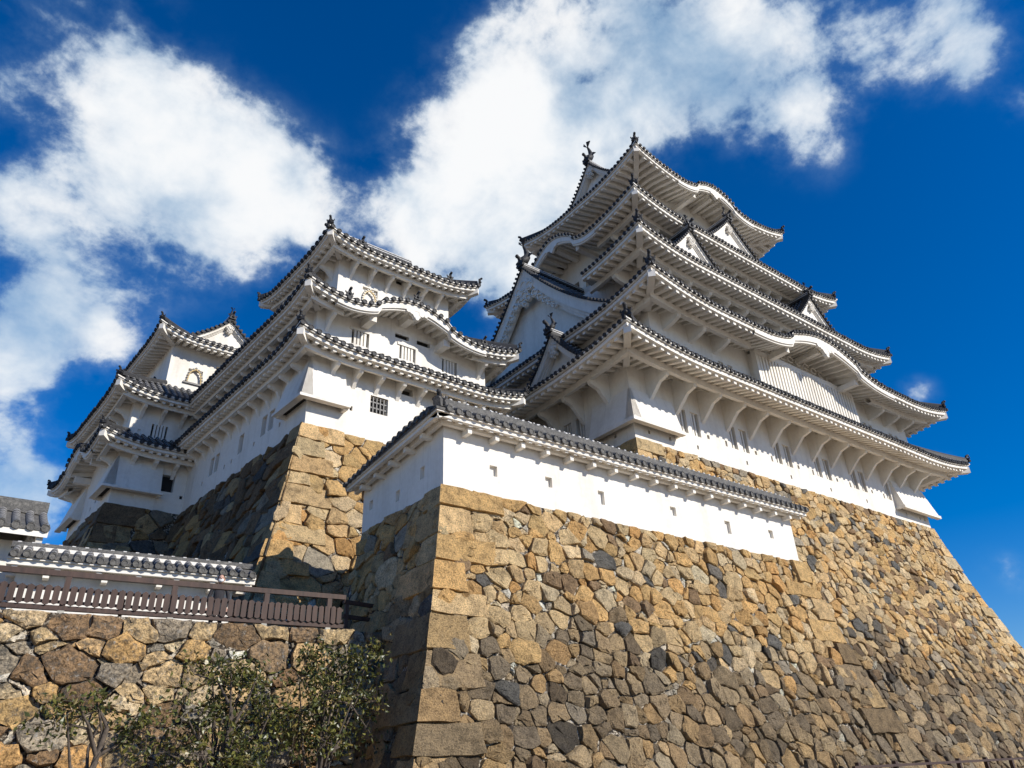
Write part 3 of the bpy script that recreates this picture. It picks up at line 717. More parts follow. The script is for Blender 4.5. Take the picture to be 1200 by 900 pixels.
    # corner stones, long and short in turn
    for end, phase, qs in (quoins or []):
        h = 0.0; i = phase; rq = random.Random(qs)
        while h < H:
            hh = quoin_h * rq.uniform(.8, 1.3); ln = rs.uniform(1.35, 1.8) if i % 2 == 0 else rs.uniform(.7, .95); h1 = min(h + hh, H)
            b0 = float(batter(np.array([(h + h1) / 2]))[0])
            if end == -1: s0, s1 = -mL * b0, -mL * b0 + ln
            else: s0, s1 = Lt + mR * b0 - ln, Lt + mR * b0
            g = .010; ns = max(3, int((s1 - s0) / .28)); nh = max(2, int((h1 - h) / .25))
            top = [(s0 + (s1 - s0) * a / ns, h + g) for a in range(ns + 1)]; rt = [(s1 - (g if end == -1 else 0), h + (h1 - h) * a / nh) for a in range(1, nh)]
            bot = [(s1 - (s1 - s0) * a / ns, h1 - g) for a in range(ns + 1)]; lf = [(s0, h1 - (h1 - h) * a / nh) for a in range(1, nh)]
            Q = np.array(top + rt + bot + lf); Q = Q + rng.normal(0, .018, Q.shape)
            edge = np.zeros(len(Q))
            if end == -1: edge[np.abs(Q[:, 0] - s0) < .05] = -1
            else: edge[np.abs(Q[:, 0] - s1) < .05] = 1
            col = colf((s0 + s1) / 2, (h + h1) / 2, False, True)
            stone_q = raise_ * rq.uniform(1.0, 1.75)
            m = len(Q); ct = Q.mean(0)
            def rg(f_, o): 
                K = ct + (Q - ct) * (1 - f_ * np.array([min(1, .5 / (s1 - s0)), 1])); return place(K[:, 0], np.clip(K[:, 1], 0, H), np.full(m, o) + rng.normal(0, .006, m), edge)
            G = np.stack([place(Q[:, 0], np.clip(Q[:, 1], 0, H), np.full(m, -.03), edge), rg(.015, stone_q * .6), rg(.06, stone_q), rg(.6, stone_q * 1.02)])
            mb.grid(G, 0, False, closed=True, col=col)
            mb.add(np.vstack([G[-1], G[-1].mean(0)[None]]), [[a, (a + 1) % m, m] for a in range(m)], 0, False, col)
            h = h1; i += 1
    if back:
        hs_ = np.linspace(0, H, 14); o = -.012
        l = np.array([-mL * (batter(np.array([x]))[0] + o) for x in hs_]) if smin is None else np.full(14, smin)
        r = np.array([Lt + mR * (batter(np.array([x]))[0] + o) for x in hs_]) if smax is None else np.full(14, smax)
        if smin is not None: l = np.maximum(l, np.array([-mL * batter(np.array([x]))[0] for x in hs_]))
        bb = np.array([batter(np.array([x]))[0] + o for x in hs_])
        Pl = A + l[:, None] * e + bb[:, None] * n - hs_[:, None] * np.array([0, 0, 1.]); Pr = A + r[:, None] * e + bb[:, None] * n - hs_[:, None] * np.array([0, 0, 1.])
        mb.grid(np.stack([Pl, Pr], 1), 1)

# ================================================================== ground and terraces
g = MB(); R_ = 1500
g.add([(-R_, -R_, GZ), (R_, -R_, GZ), (R_, R_, GZ), (-R_, R_, GZ)], [[0, 1, 2, 3]])
tag(g.build('ground', [GRAVEL]), 'pale gravel ground below the stone walls', None, kind='structure')
g = MB(); g.hexa([(-6.2, 18.35, GZ + .01), (9.0, 17.05, GZ + .01), (9.0, 40, GZ + .01), (-6.2, 40, GZ + .01), (-6.2, 18.35, 2.95), (9.0, 17.05, 2.95), (9.0, 40, 2.95), (-6.2, 40, 2.95)])
tag(g.build('upper_terrace_path', [EARTH]), 'raised gravel path behind the wooden fence', None, kind='structure')
g = MB(); g.box(10.5, 23.5, 25.5, 36, GZ + .01, 11.6); g.box(14.0, 22.4, 20.6, 24.0, GZ + .01, 9.6)
tag(g.build('inner_court_ground', [GRAVEL]), 'inner courtyard ground between the keeps', None, kind='structure')
g = MB(); g.box(15, 46, 12.0, 13.2, GZ + .01, -1.2)
tag(g.build('path_kerb', [FOOTING]), 'low kerb along the foot of the keep wall', None, kind='structure')

# ================================================================== stone bases
def sm(x, a, b): t = min(1, max(0, (x - a) / (b - a))); return t * t * (3 - 2 * t)
def stain(c, k, tint=(0.34, 0.275, 0.195)):
    l = c.mean(); return np.clip(c * (1 - k) + (np.array(tint) * 1.6 * l) * k, 0.01, .8) * (1 - 0.27 * k)
def col_bastion(s, h, small, quoin=False):
    w = {'gold': 5, 'tan': 6, 'beige': 2.2, 'orange': .8, 'grey': .4, 'slate': .3, 'brown': .5}
    if quoin: w = {'tan': 4, 'gold': 3}
    if small: w = {'pale': 4, 'beige': 3, 'tan': 2, 'grey': .8}
    c = pick(w); b = 2.9 + .05 * s + .5 * sin(s * 1.1) + random.uniform(-.9, 1.1)
    k = sm(h, b - .4, b + 1.3) * (1 - .5 * sm(h, b + 2.4, b + 4.2) * (random.random() < .5))
    if quoin: k *= .8
    return stain(c, k * random.uniform(.35, .95))
def col_keep(s, h, small, quoin=False):
    w = {'gold': 3.4, 'tan': 5, 'beige': 2.0, 'grey': 1.2, 'slate': .7, 'brown': 1.5, 'orange': .4}
    if quoin: w = {'tan': 4, 'beige': 1, 'gold': 2}
    if small: w = {'pale': 2, 'beige': 2, 'tan': 2, 'slate': 1.2, 'grey': 1}
    b = 6.8 + .10 * (s - 14) + .8 * sin(s * .8) + random.uniform(-1.2, 1.2)
    k = sm(h, b, b + 3.0)
    return stain(pick(w), k * random.uniform(.3, .95))
def col_tower(s, h, small, quoin=False):
    w = {'gold': 5, 'tan': 4, 'beige': 1.5, 'grey': .15, 'orange': 1.0}
    if quoin: w = {'gold': 3, 'tan': 3}
    if small: w = {'pale': 5, 'beige': 3}
    return pick(w)
def col_shade(s, h, small, quoin=False):  # browner, dimmed palette: shade of the western and far faces put into stone colour
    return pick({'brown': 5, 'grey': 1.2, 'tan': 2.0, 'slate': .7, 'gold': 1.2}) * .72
def col_low(s, h, small, quoin=False):
    w = {'gold': 1.8, 'tan': 4.5, 'beige': 2.2, 'brown': 1.8, 'orange': 1.0, 'grey': 1.8}
    if small: w = {'pale': 3, 'grey': 3, 'beige': 2}
    if s > 11.2 and h < 2: w = {'grey': 3, 'tan': 3, 'brown': 2}
    return pick(w)

bat_b = lambda h: .16 * np.asarray(h, float) + .0125 * np.asarray(h, float) ** 2
bat_k = lambda h: .185 * np.asarray(h, float) + .009 * np.asarray(h, float) ** 2
bat_t = lambda h: .20 * np.asarray(h, float) + .010 * np.asarray(h, float) ** 2
bat_l = lambda h: .12 * np.asarray(h, float)

SM = [STONE, MORTAR]
# bastion under the front plaster wall
bx0, bx1, by0, by1, bz = 9.3, 24.8, 15.0, 19.6, 6.64
t = MB()
masonry(t, (bx0, by0, bz), (1, 0, 0), (0, -1, 0), bx1 - bx0, bz - GZ, bat_b, 1, 1, .43, 1.18, col_bastion, [(-1, 0, 1), (1, 1, 2)], 11, .014, .105, .55, quoin_h=.66)
masonry(t, (bx0, by1, bz), (0, -1, 0), (-1, 0, 0), by1 - by0, bz - GZ, bat_b, 0, 1, .48, 1.25, col_bastion, [(1, 1, 1)], 12, .016, .08, .25, quoin_h=.66)
masonry(t, (bx1, by0, bz), (0, 1, 0), (1, 0, 0), by1 - by0, bz - GZ, bat_b, 1, 0, .7, 1.2, col_bastion, [(-1, 0, 2)], 13, .02, .08, .1, quoin_h=.66)
t.box(bx0 + .12, bx1 - .12, by0 + .12, by1 - .02, GZ + .02, bz - .02, 1)
tag(t.build('bastion_stone_base', SM, None, wloc=((bx0 + bx1) / 2, (by0 + by1) / 2, GZ)), 'golden brown dry-stone bastion under the low white plaster wall', 'stone wall')

# great base of the main keep
kx0, kx1, ky0, ky1, kz = 22.7, 49.8, 20.3, 36.1, 13.22
t = MB()
masonry(t, (kx0, ky0, kz), (1, 0, 0), (0, -1, 0), kx1 - kx0, kz - GZ, bat_k, 1, 1, .47, 1.3, col_keep, [(-1, 0, 3), (1, 1, 4)], 21, .016, .115, .40, quoin_h=.72, shear=.22)
masonry(t, (kx0, ky1, kz), (0, -1, 0), (-1, 0, 0), ky1 - ky0, 4.5, bat_k, 0, 1, .6, 1.2, col_keep, [(1, 1, 3)], 22, .018, .085, .1, quoin_h=.72, smin=8.0)
masonry(t, (kx1, ky0, kz), (0, 1, 0), (1, 0, 0), ky1 - ky0, kz - GZ, bat_k, 1, 0, .95, 1.2, col_keep, [(-1, 0, 4)], 23, .02, .085, .0, quoin_h=.72, smax=8.0)
t.box(kx0 + .15, kx1 - .15, ky0 + .15, ky1, GZ + .02, kz - .02, 1)
tag(t.build('keep_stone_base', SM, None, wloc=((kx0 + kx1) / 2, (ky0 + ky1) / 2, GZ)), 'tall sloping dry-stone base that carries the five-roofed main keep', 'stone wall')

# base of the western keep, its corridor and the far tower
FW = Frame((8.81, 24.0, 11.91), radians(0.5), radians(4.6))
WZ = 11.91
def Wp(u, v, z=0.0): return FW([[u, v, z]])[0]
eu = FW.m[0]; ev = FW.m[1]; nS = np.array([sin(radians(.5)), -cos(radians(.5)), 0]); nW = np.array([-cos(radians(4.6)), -sin(radians(4.6)), 0])
t = MB()
masonry(t, Wp(0, 0), eu, nS, 8.7, 9.4, bat_t, 1, 0, .62, 1.15, col_tower, [(-1, 0, 5)], 31, .018, .115, .45, quoin_h=.62)
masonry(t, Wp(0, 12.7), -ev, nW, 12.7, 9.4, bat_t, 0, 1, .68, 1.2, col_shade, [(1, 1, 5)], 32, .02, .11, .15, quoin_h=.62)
t.hexa([Wp(.15, .15, -13.4), Wp(8.6, .15, -13.4), Wp(8.6, 12.6, -13.4), Wp(.15, 12.6, -13.4), Wp(.15, .15, -.03), Wp(8.6, .15, -.03), Wp(8.6, 12.6, -.03), Wp(.15, 12.6, -.03)], 1)
tag(t.build('western_stone_base', SM, None, wloc=tuple(Wp(4, 4, GZ - WZ))), 'stone base under the three-roofed western keep, south face sunlit, long flank in shade', 'stone wall')
t = MB()
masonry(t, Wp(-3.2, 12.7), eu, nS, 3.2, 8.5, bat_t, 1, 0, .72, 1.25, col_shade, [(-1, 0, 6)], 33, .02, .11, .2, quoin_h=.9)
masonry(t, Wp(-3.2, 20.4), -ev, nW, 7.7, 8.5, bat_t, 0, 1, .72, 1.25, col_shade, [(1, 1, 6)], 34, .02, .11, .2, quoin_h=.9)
t.hexa([Wp(-3.05, 12.85, -13.4), Wp(5.5, 12.85, -13.4), Wp(5.5, 20.3, -13.4), Wp(-3.05, 20.3, -13.4), Wp(-3.05, 12.85, -.03), Wp(5.5, 12.85, -.03), Wp(5.5, 20.3, -.03), Wp(-3.05, 20.3, -.03)], 1)
tag(t.build('far_stone_base', SM, None, wloc=tuple(Wp(0, 16, GZ - WZ))), 'shaded dark stone base under the farthest white turret on the left', 'stone wall')

# low retaining wall on the left
QL = np.array([8.75, 16.55, 3.24]); al = radians(-5.0)
eL = np.array([cos(al), sin(al), 0]); nL = np.array([sin(al), -cos(al), 0])
t = MB()
masonry(t, QL - eL * 14.5, eL, nL, 14.5, 3.24 - GZ, bat_l, 0, 0, .52, 1.5, col_low, None, 41, .022, .13, .9, jit=.03)
for i in range(1):
    p0, p1 = QL - eL * 14.5, QL
    t.hexa([p0 - nL * .05 + (0, 0, -4.82), p1 - nL * .05 + (0, 0, -4.82), p1 - nL * .8 + (0, 0, -4.82), p0 - nL * .8 + (0, 0, -4.82), p0 - nL * .05 + (0, 0, -.06), p1 - nL * .05 + (0, 0, -.06), p1 - nL * .8 + (0, 0, -.06), p0 - nL * .8 + (0, 0, -.06)], 1)
tag(t.build('low_stone_wall', [LICHEN, MORTAR], None, wloc=(2, 17, GZ)), 'low wall of big lichen-spotted stones below the brown wooden fence', 'stone wall')

# ================================================================== main keep
K = thing('main_keep', 'tall white main keep with five curved tiers of dark tiled roofs', 'castle keep', (36.5, 28.2, 13.26))
F1 = (22.7, 49.8, 20.3, 36.1); F2 = (23.95, 48.65, 19.55, 36.85); F3 = (26.0, 47.0, 21.3, 35.1); F4 = (28.2, 44.8, 23.0, 33.4); F5 = (30.6, 42.4, 24.3, 32.1)
pairs = [25.91 + 3.815 * i for i in range(6)]
hS = []; uc = 36.25
for i, x in enumerate(pairs):
    for k in (0, .94):
        if i == 0 and k == 0: pass
        hS.append((x + k - uc, x + k + .62 - uc, 14.38, 15.66, 1, .30))
    if i: hS.append((x - .40 - uc, x - .24 - uc, 14.36, 14.68, 1, .16))
    if i < 5: hS.append((x + 2.02 - uc, x + 2.20 - uc, 14.44, 14.66, 1, .16)); hS.append((x + 1.08 - uc, x + 1.22 - uc, 13.66, 13.88, 1, .16))
for x in (23.6, 25.0, 46.9, 48.6, 49.2): hS.append((x - uc, x + .14 - uc, 13.66, 13.86, 1, .16))
vc = 28.2
hW = [(vc - y - .55, vc - y + .05, 14.45, 15.7, 1, .3) for y in (23.55, 24.5, 28.0, 28.95)] + [(vc - 21.6, vc - 21.45, 13.7, 13.9, 1, .16)]
storey(K, IDENT, F1, 13.24, 17.6, {'S': hS, 'W': hW})
for i, x in enumerate(pairs):
    for k in (0, .94): bars(K, IDENT, F1, 'S', x + k - uc, x + k + .62 - uc, 14.38, 15.66, 2, .10, .11)
for y in (23.55, 24.5): bars(K, IDENT, F1, 'W', vc - y - .55, vc - y + .05, 14.45, 15.7, 2, .1, .11)
drop_box(K, IDENT, F1, 'SW', 2.75, 2.45, 13.98, 15.75, .08, .52)
drop_box(K, IDENT, F1, 'SE', 3.95, 0, 13.98, 15.75, .08, .52)
h2 = []; uc2 = (F2[0] + F2[1]) / 2
for x in (25.55, 26.2, 29.0, 29.75, 43.0, 43.7, 46.2, 46.9): h2.append((x - uc2, x + .42 - uc2, 18.2, 18.9, 1, .2))
storey(K, IDENT, F2, 16.6, 20.9, {'S': h2})
for x in (25.55, 26.2, 29.0, 29.75, 43.0, 43.7, 46.2, 46.9): bars(K, IDENT, F2, 'S', x - uc2, x + .42 - uc2, 18.2, 18.9, 2, .06, .06)
uc3 = 36.5
storey(K, IDENT, F3, 20.9, 25.7, {'S': [(a - uc3, a + .8 - uc3, 23.9, 24.35, 1, .25) for a in (27.8, 29.8, 31.9, 34, 37, 39.5, 42)], 'W': [(a, a + .9, 23.4, 24.2, 1, .3) for a in (-5, 3.4, 5.4)]})
storey(K, IDENT, F4, 25.6, 30.7, {'S': [(a - uc3, a + 1.0 - uc3, 28.5, 29.3, 1, .3) for a in (29.2, 31, 33, 35, 37, 39, 41, 43)], 'W': [(a, a + .7, 28.3, 29.2, 1, .3) for a in (-4.4, -3.2, -.9, .4, 2.0, 3.4)]})
storey(K, IDENT, F5, 30.6, 36.5, {'W': [(-.9, -.1, 33.6, 34.6, 1, .3), (.5, 1.3, 33.6, 34.6, 1, .3)]})
# projecting lattice bay under the undulating gable
mb = MB(); xa, xb, yf = 31.8, 41.3, 18.95
mb.box(xa, xb, yf + .16, F2[2] + .02, 17.5, 20.15); mb.box(xa - .1, xb + .1, yf + .02, yf + .3, 19.95, 20.3); mb.box(xa - .12, xa + .12, yf + .0, yf + .3, 17.5, 20.2); mb.box(xb - .12, xb + .12, yf + .0, yf + .3, 17.5, 20.2)
for i in range(31):
    x = xa + .28 + (xb - xa - .56) * i / 30; mb.box(x - .085, x + .085, yf + .01, yf + .15, 17.5, 19.95)
for x in np.linspace(xa + 1.6, xb - 1.6, 9):   # carved relief over the lattice
    th = np.linspace(0, 1.7 * pi, 9)
    mb.tube([(x + .28 * cos(a), yf + .33, 20.55 + .2 * sin(a) + .45 * cos((x - 36.55) / 3.2)) for a in th], .05, 5)
mb.build('lattice_bay', [PLASTER], K)

roof_tier(K, IDENT, (20.2, 52.5, 17.7, 38.9), F2, F1, 16.78, 1.5, .60, 6.0, brk=(1.905, 1.12, .20, .60), purlin=1.3, corner_k=1.0)
roof_tier(K, IDENT, (21.95, 50.85, 17.3, 39.0), F3, F2, 20.12, 2.6, .72, 5.5, humps={'S': (0.1, 6.7, 1.55)}, brk=(1.905, .42, .24, .5), purlin=1.25)
roof_tier(K, IDENT, (23.65, 49.3, 19.0, 37.4), F4, F3, 24.80, 2.7, .70, 5.0, skips={'W': (0, 4.6)}, brk=(1.7, .4, .24, .45), purlin=1.2)
roof_tier(K, IDENT, (25.75, 47.2, 20.6, 36.0), F5, F4, 29.75, 2.6, .75, 5.0, humps={'W': (0, 3.9, 1.75)}, brk=(1.25, 1.0, .2, .4), purlin=1.3)
gi = (30.25, 42.6, 24.7, 31.7)
roof_tier(K, IDENT, (28.3, 44.7, 21.95, 34.5), gi, F5, 35.72, 1.75, .95, 5.0, humps={'S': (0, 4.0, 1.25)}, raf=.52, rafw=.24, purlin=None)
gable(K, IDENT, 'W', 28.2, 30.25, 3.7, 37.25, 3.75, 6.3, .38, .5, .8, 'fish')
gable(K, IDENT, 'E', 28.2, 42.6, 3.7, 37.25, 3.75, 6.2, .38, .5, .0, 'fish')
gable(K, IDENT, 'W', 28.2, 23.2, 8.1, 20.75, 7.3, 5.5, .85, .70, 1.55, 'fish', ornk=1.0, wall_lo=.2)
gable(K, IDENT, 'W', 23.9, 21.3, 3.0, 17.2, 2.95, 3.5, .45, .5, .7, 'small', ornk=.9)
gable(K, IDENT, 'S', 30.1, 20.45, 3.45, 25.5, 3.4, 3.2, .42, .22, .62, 'small', ornk=.8, concave=.3)
gable(K, IDENT, 'S', 42.6, 20.45, 3.45, 25.5, 3.4, 3.2, .42, .22, .62, 'small', ornk=.8, concave=.3)
gable(K, IDENT, 'S', 36.5, 21.6, 3.4, 30.6, 3.05, 3.2, .38, .22, .56, 'small', ornk=.8, concave=.3)
# sill band under the great west gable
mb = MB(); mb.box(22.9, 23.25, 20.2, 36.2, 20.75, 21.15); mb.build('gable_sill', [PLASTER], K)

# ================================================================== western keep with its corridor
TW = thing('western_keep', 'smaller white keep with three dark tiled roofs and a long shaded corridor wing', 'castle keep', tuple(Wp(4, 4)))
T1i = (.27, 8.75, .5, 14.8); T1w = (0, 8.6, 0, 15.0)
a1 = (T1w[0] + T1w[1]) / 2; b1 = (T1w[2] + T1w[3]) / 2
wS = [(2.62 - a1, 3.42 - a1, 1.22, 1.98, 1, .3), (5.05 - a1, 5.85 - a1, 1.22, 1.98, 1, .3), (4.0 - a1, 4.55 - a1, 2.42, 2.75, 1, .25), (1.75 - a1, 1.87 - a1, 1.05, 1.25, 1, .1)]
wW = []
for v, w in ((2.9, .5), (3.6, .5), (5.9, .5), (8.6, .45), (9.2, .45)): wW.append((b1 - v - w, b1 - v, .95, 1.85, 1, .28))
for v in (2.2, 4.6, 6.9, 7.7, 10.3): wW.append((b1 - v - .14, b1 - v, .75, .95, 1, .12))
storey(TW, FW, T1w, -.02, 3.75, {'S': wS, 'W': wW})
for s in (2.62, 5.05): bars(TW, FW, T1w, 'S', s - a1, s + .8 - a1, 1.22, 1.98, 4, .05, .045, IRONBAR, cross=2)
for v, w in ((2.9, .5), (3.6, .5), (5.9, .5), (8.6, .45), (9.2, .45)): bars(TW, FW, T1w, 'W', b1 - v - w, b1 - v, .95, 1.85, 1, .1, .1)
drop_box(TW, FW, T1w, 'SW', 1.42, 1.75, .98, 2.75, .06, .46, .09)
T2w = (.27, 8.75, .5, 14.8); a2 = (T2w[0] + T2w[1]) / 2
w2 = [(s - a2, s + .78 - a2, 4.45, 5.12, 1, .16) for s in (1.86, 4.15, 6.35)] + [(s - a2, s + .7 - a2, 5.45, 5.75, 1, .2) for s in (3.9, 5.0)]
w2 += [(s - a2, s + .12 - a2, 4.3, 4.42, 1, .08) for s in (1.3, 3.3, 5.6)]
storey(TW, FW, T2w, 3.3, 6.1, {'S': w2})
for s in (1.86, 4.15, 6.35): bars(TW, FW, T2w, 'S', s - a2, s + .78 - a2, 4.45, 5.12, 4, .0, .10)
for s in (1.86, 4.15, 6.35):   # raised plaster surrounds
    mb = MB()
    for a, b, c, d in ((s - .12, s + .90, 5.12, 5.25), (s + .78, s + .90, 4.3, 5.12)): mb.box(a, b, .5 - .05, .52, c, d)
    mb.build('window_surround', [PLASTER], TW, FW)
T3w = (1.4, 7.25, 1.3, 6.1); a3 = (T3w[0] + T3w[1]) / 2
storey(TW, FW, T3w, 6.3, 9.75, {'S': [(4.3 - a3, 5.1 - a3, 9.0, 9.3, 1, .2), (2.62 - a3, 3.38 - a3, 7.35, 8.15, 0, .12)]})
roof_tier(TW, FW, (-1.13, 9.75, -1.2, 16.2), T1i, T1w, 3.08, .95, .42, 2.6, brk=(.99, .62, .16, .42), purlin=.62, raf=.36, rafw=.15, fscale=.72, pitch=.33, corner_k=.62)
roof_tier(TW, FW, (-.88, 9.9, -.8, 16.0), (1.4, 7.25, 1.3, 14.0), T2w, 5.58, 1.35, .5, 2.4, humps={'S': (-.3, 3.55, 1.05)}, brk=(.95, .62, .15, .42), purlin=.62, raf=.36, rafw=.15, fscale=.72, pitch=.33, corner_k=.62)
roof_tier(TW, FW, (.2, 8.25, .05, 7.3), (2.0, 6.5, 2.1, 5.3), T3w, 9.22, 1.3, .5, 2.4, brk=(.9, .6, .13, .36), purlin=.6, raf=.34, rafw=.14, fscale=.66, pitch=.32, corner_k=.62)
gable(TW, FW, 'W', 3.7, 2.0, 1.7, 10.4, 2.0, 4.5, .28, .35, .5, 'horn', ornk=.7)
for u, v, z in ((1.9, .25, 9.62), (6.6, .25, 9.62), (1.05, -.6, 5.95), (4.2, -.72, 6.95), (7.9, -.6, 5.95)):
    O = MB(); ornament(O, (u, v, z), -pi / 2, .5); O.build('ridge_ornament', [TILE], TW, FW)
for u in (1.9, 6.6):   # descending ridges of the top roof
    mb = MB(); mb.beam((u, .3, 9.55), (u, 2.6, 10.9), .2, .22); mb.build('descending_ridge', [TILE], TW, FW)
mb = MB(); mb.add([(1.4, 7.4, 6.9), (7.25, 7.4, 6.9), (7.25, 12.2, 6.9), (1.4, 12.2, 6.9), (4.3, 7.4, 8.6), (4.3, 12.2, 8.6)], [[0, 4, 5, 3], [1, 2, 5, 4]]); mb.add([(1.4, 7.4, 6.9), (7.25, 7.4, 6.9), (4.3, 7.4, 8.6)], [[0, 1, 2]]); mb.add([(1.4, 12.2, 6.9), (4.3, 12.2, 8.6), (7.25, 12.2, 6.9)], [[0, 1, 2]])
mb.build('corridor_roof', [TILE], TW, FW)
def kato(root, fr, rect, side, s, z, w, h):
    """bell-shaped window: gold surround studded black, black sill, white shutter"""
    L, f = side_map(rect, side); P = lambda a, d, b: f(np.array([float(a)]), np.array([float(d)]), np.array([float(b)]))[0]
    prof = [(-.5, 0), (-.47, .35), (-.42, .6), (-.30, .82), (-.12, .93), (0, 1.0), (.12, .93), (.30, .82), (.42, .6), (.47, .35), (.5, 0)]
    A = [(s + a * w, z + b * h) for a, b in prof]; B = [(s + a * w * 1.24, z + b * h * 1.12) for a, b in prof]
    mb = MB()
    for (a, b), (a2, b2) in zip(zip(A, B), list(zip(A, B))[1:]):
        mb.add([P(a[0], -.05, a[1]), P(b[0], -.05, b[1]), P(b2[0], -.05, b2[1]), P(a2[0], -.05, a2[1])], [[0, 1, 2, 3]], 0)
        mb.add([P(b[0], -.05, b[1]), P(b[0], .01, b[1]), P(b2[0], .01, b2[1]), P(b2[0], -.05, b2[1])], [[0, 1, 2, 3]], 0)
        mb.add([P(a[0], -.05, a[1]), P(a[0], .01, a[1]), P(a2[0], .01, a2[1]), P(a2[0], -.05, a2[1])], [[0, 1, 2, 3]], 0)
    C = np.array(B); arc = np.concatenate([[0], np.cumsum(np.hypot(*np.diff(C, axis=0).T))])
    for a in np.linspace(.1, arc[-1] - .1, 13):
        x, y = np.interp(a, arc, C[:, 0]), np.interp(a, arc, C[:, 1]); r = .052 * w / .8
        mb.hexa([P(x - r, -.07, y - r), P(x + r, -.07, y - r), P(x + r, .0, y - r), P(x - r, .0, y - r), P(x - r, -.07, y + r), P(x + r, -.07, y + r), P(x + r, .0, y + r), P(x - r, .0, y + r)], 1)
    mb.hexa([P(s - .85 * w, -.09, z - .1), P(s + .85 * w, -.09, z - .1), P(s + .85 * w, .0, z - .1), P(s - .85 * w, .0, z - .1), P(s - .85 * w, -.09, z), P(s + .85 * w, -.09, z), P(s + .85 * w, .0, z), P(s - .85 * w, .0, z)], 1)
    return mb.build('bell_window', [GOLD, LACQUER], root, fr)
kato(TW, FW, T3w, 'S', 2.98 - a3, 7.28, .60, .70)

# ================================================================== farthest turret
TI = thing('far_turret', 'farthest white turret on the left, with gilded bell-shaped windows under its top roof', 'castle turret', tuple(Wp(1.2, 16.5)))
I1 = (-3.2, 5.6, 12.7, 20.4); I2 = (-3.0, 5.4, 13.05, 20.05); I3 = (-1.65, 4.05, 13.7, 19.4)
iu, iv = 1.2, 16.55
storey(TI, FW, I1, -.02, 3.3, {'S': [(-1.2 - iu, -.55 - iu, 1.0, 1.85, 1, .3), (-.2 - iu, -.05 - iu, .75, .92, 1, .1), (-2.4 - iu, -2.2 - iu, .42, .58, 0, .08)], 'W': [(iv - 15.6, iv - 15.3, .8, 1.5, 1, .2), (iv - 16.3, iv - 16.15, .6, .8, 1, .12)]})
drop_box(TI, FW, I1, 'SW', 2.0, 1.6, .72, 2.35, .06, .46, .09)
drop_box(TI, FW, I1, 'NW', 0, 2.4, .72, 2.35, .06, .46, .09)
storey(TI, FW, I2, 2.9, 6.0, {'S': [(-2.0 - iu, -1.25 - iu, 3.78, 4.5, 1, .2), (-2.6 - iu, -2.45 - iu, 3.9, 4.05, 0, .06)]})
bars(TI, FW, I2, 'S', -2.0 - iu, -1.25 - iu, 3.78, 4.5, 4, .0, .1)
storey(TI, FW, I3, 5.9, 10.1, {'S': [(-.66 - iu, .1 - iu, 7.55, 8.45, 0, .14), (.75 - iu, 1.6 - iu, 8.7, 9.0, 1, .2)], 'W': [(iv - 16.5, iv - 15.8, 7.6, 8.5, 1, .2)]})
kato(TI, FW, I3, 'S', -.28 - iu, 7.6, .66, .82); kato(TI, FW, I3, 'W', iv - 16.15, 7.6, .74, .92)
roof_tier(TI, FW, (-4.45, 6.85, 11.5, 21.6), I2, I1, 2.72, .95, .48, 2.6, humps={'W': (0.3, 3.0, 1.0)}, brk=(.95, .6, .16, .42), purlin=.62, raf=.36, rafw=.15, fscale=.72, pitch=.33, corner_k=.62, full='SW')
roof_tier(TI, FW, (-4.25, 6.65, 11.8, 21.3), I3, I2, 5.55, 1.5, .5, 2.6, brk=(.95, .6, .15, .42), purlin=.62, raf=.36, rafw=.15, fscale=.72, pitch=.33, corner_k=.62)
roof_tier(TI, FW, (-2.75, 5.15, 12.65, 20.4), (-.95, 3.35, 14.1, 19.0), I3, 9.72, .8, .55, 2.4, raf=.36, rafw=.17, purlin=None, fscale=.72, pitch=.32, corner_k=.62)
gable(TI, FW, 'S', 1.2, 14.0, 2.5, 10.35, 2.0, 5.0, .26, .24, .45, 'small', ornk=.6, concave=.35)

# ================================================================== link building between the two keeps (deep in shade)
LB = thing('link_corridor', 'shaded white corridor between the western keep and the main keep', 'castle corridor', (20, 27, 11.6))
lr = (18.6, 22.9, 28.0, 33.0)
storey(LB, IDENT, lr, 11.5, 16.4, {'S': [(-1.6, -1.0, 13.6, 14.6, 1, .3), (.2, .8, 13.6, 14.6, 1, .3), (1.6, 2.2, 13.6, 14.6, 1, .3)]})
roof_tier(LB, IDENT, (17.9, 23.6, 27.0, 34.0), (19.5, 21.5, 29.5, 31.5), lr, 16.0, 1.7, .1, 2.0, purlin=.6, raf=.4, rafw=.16, fscale=.75, full='S')

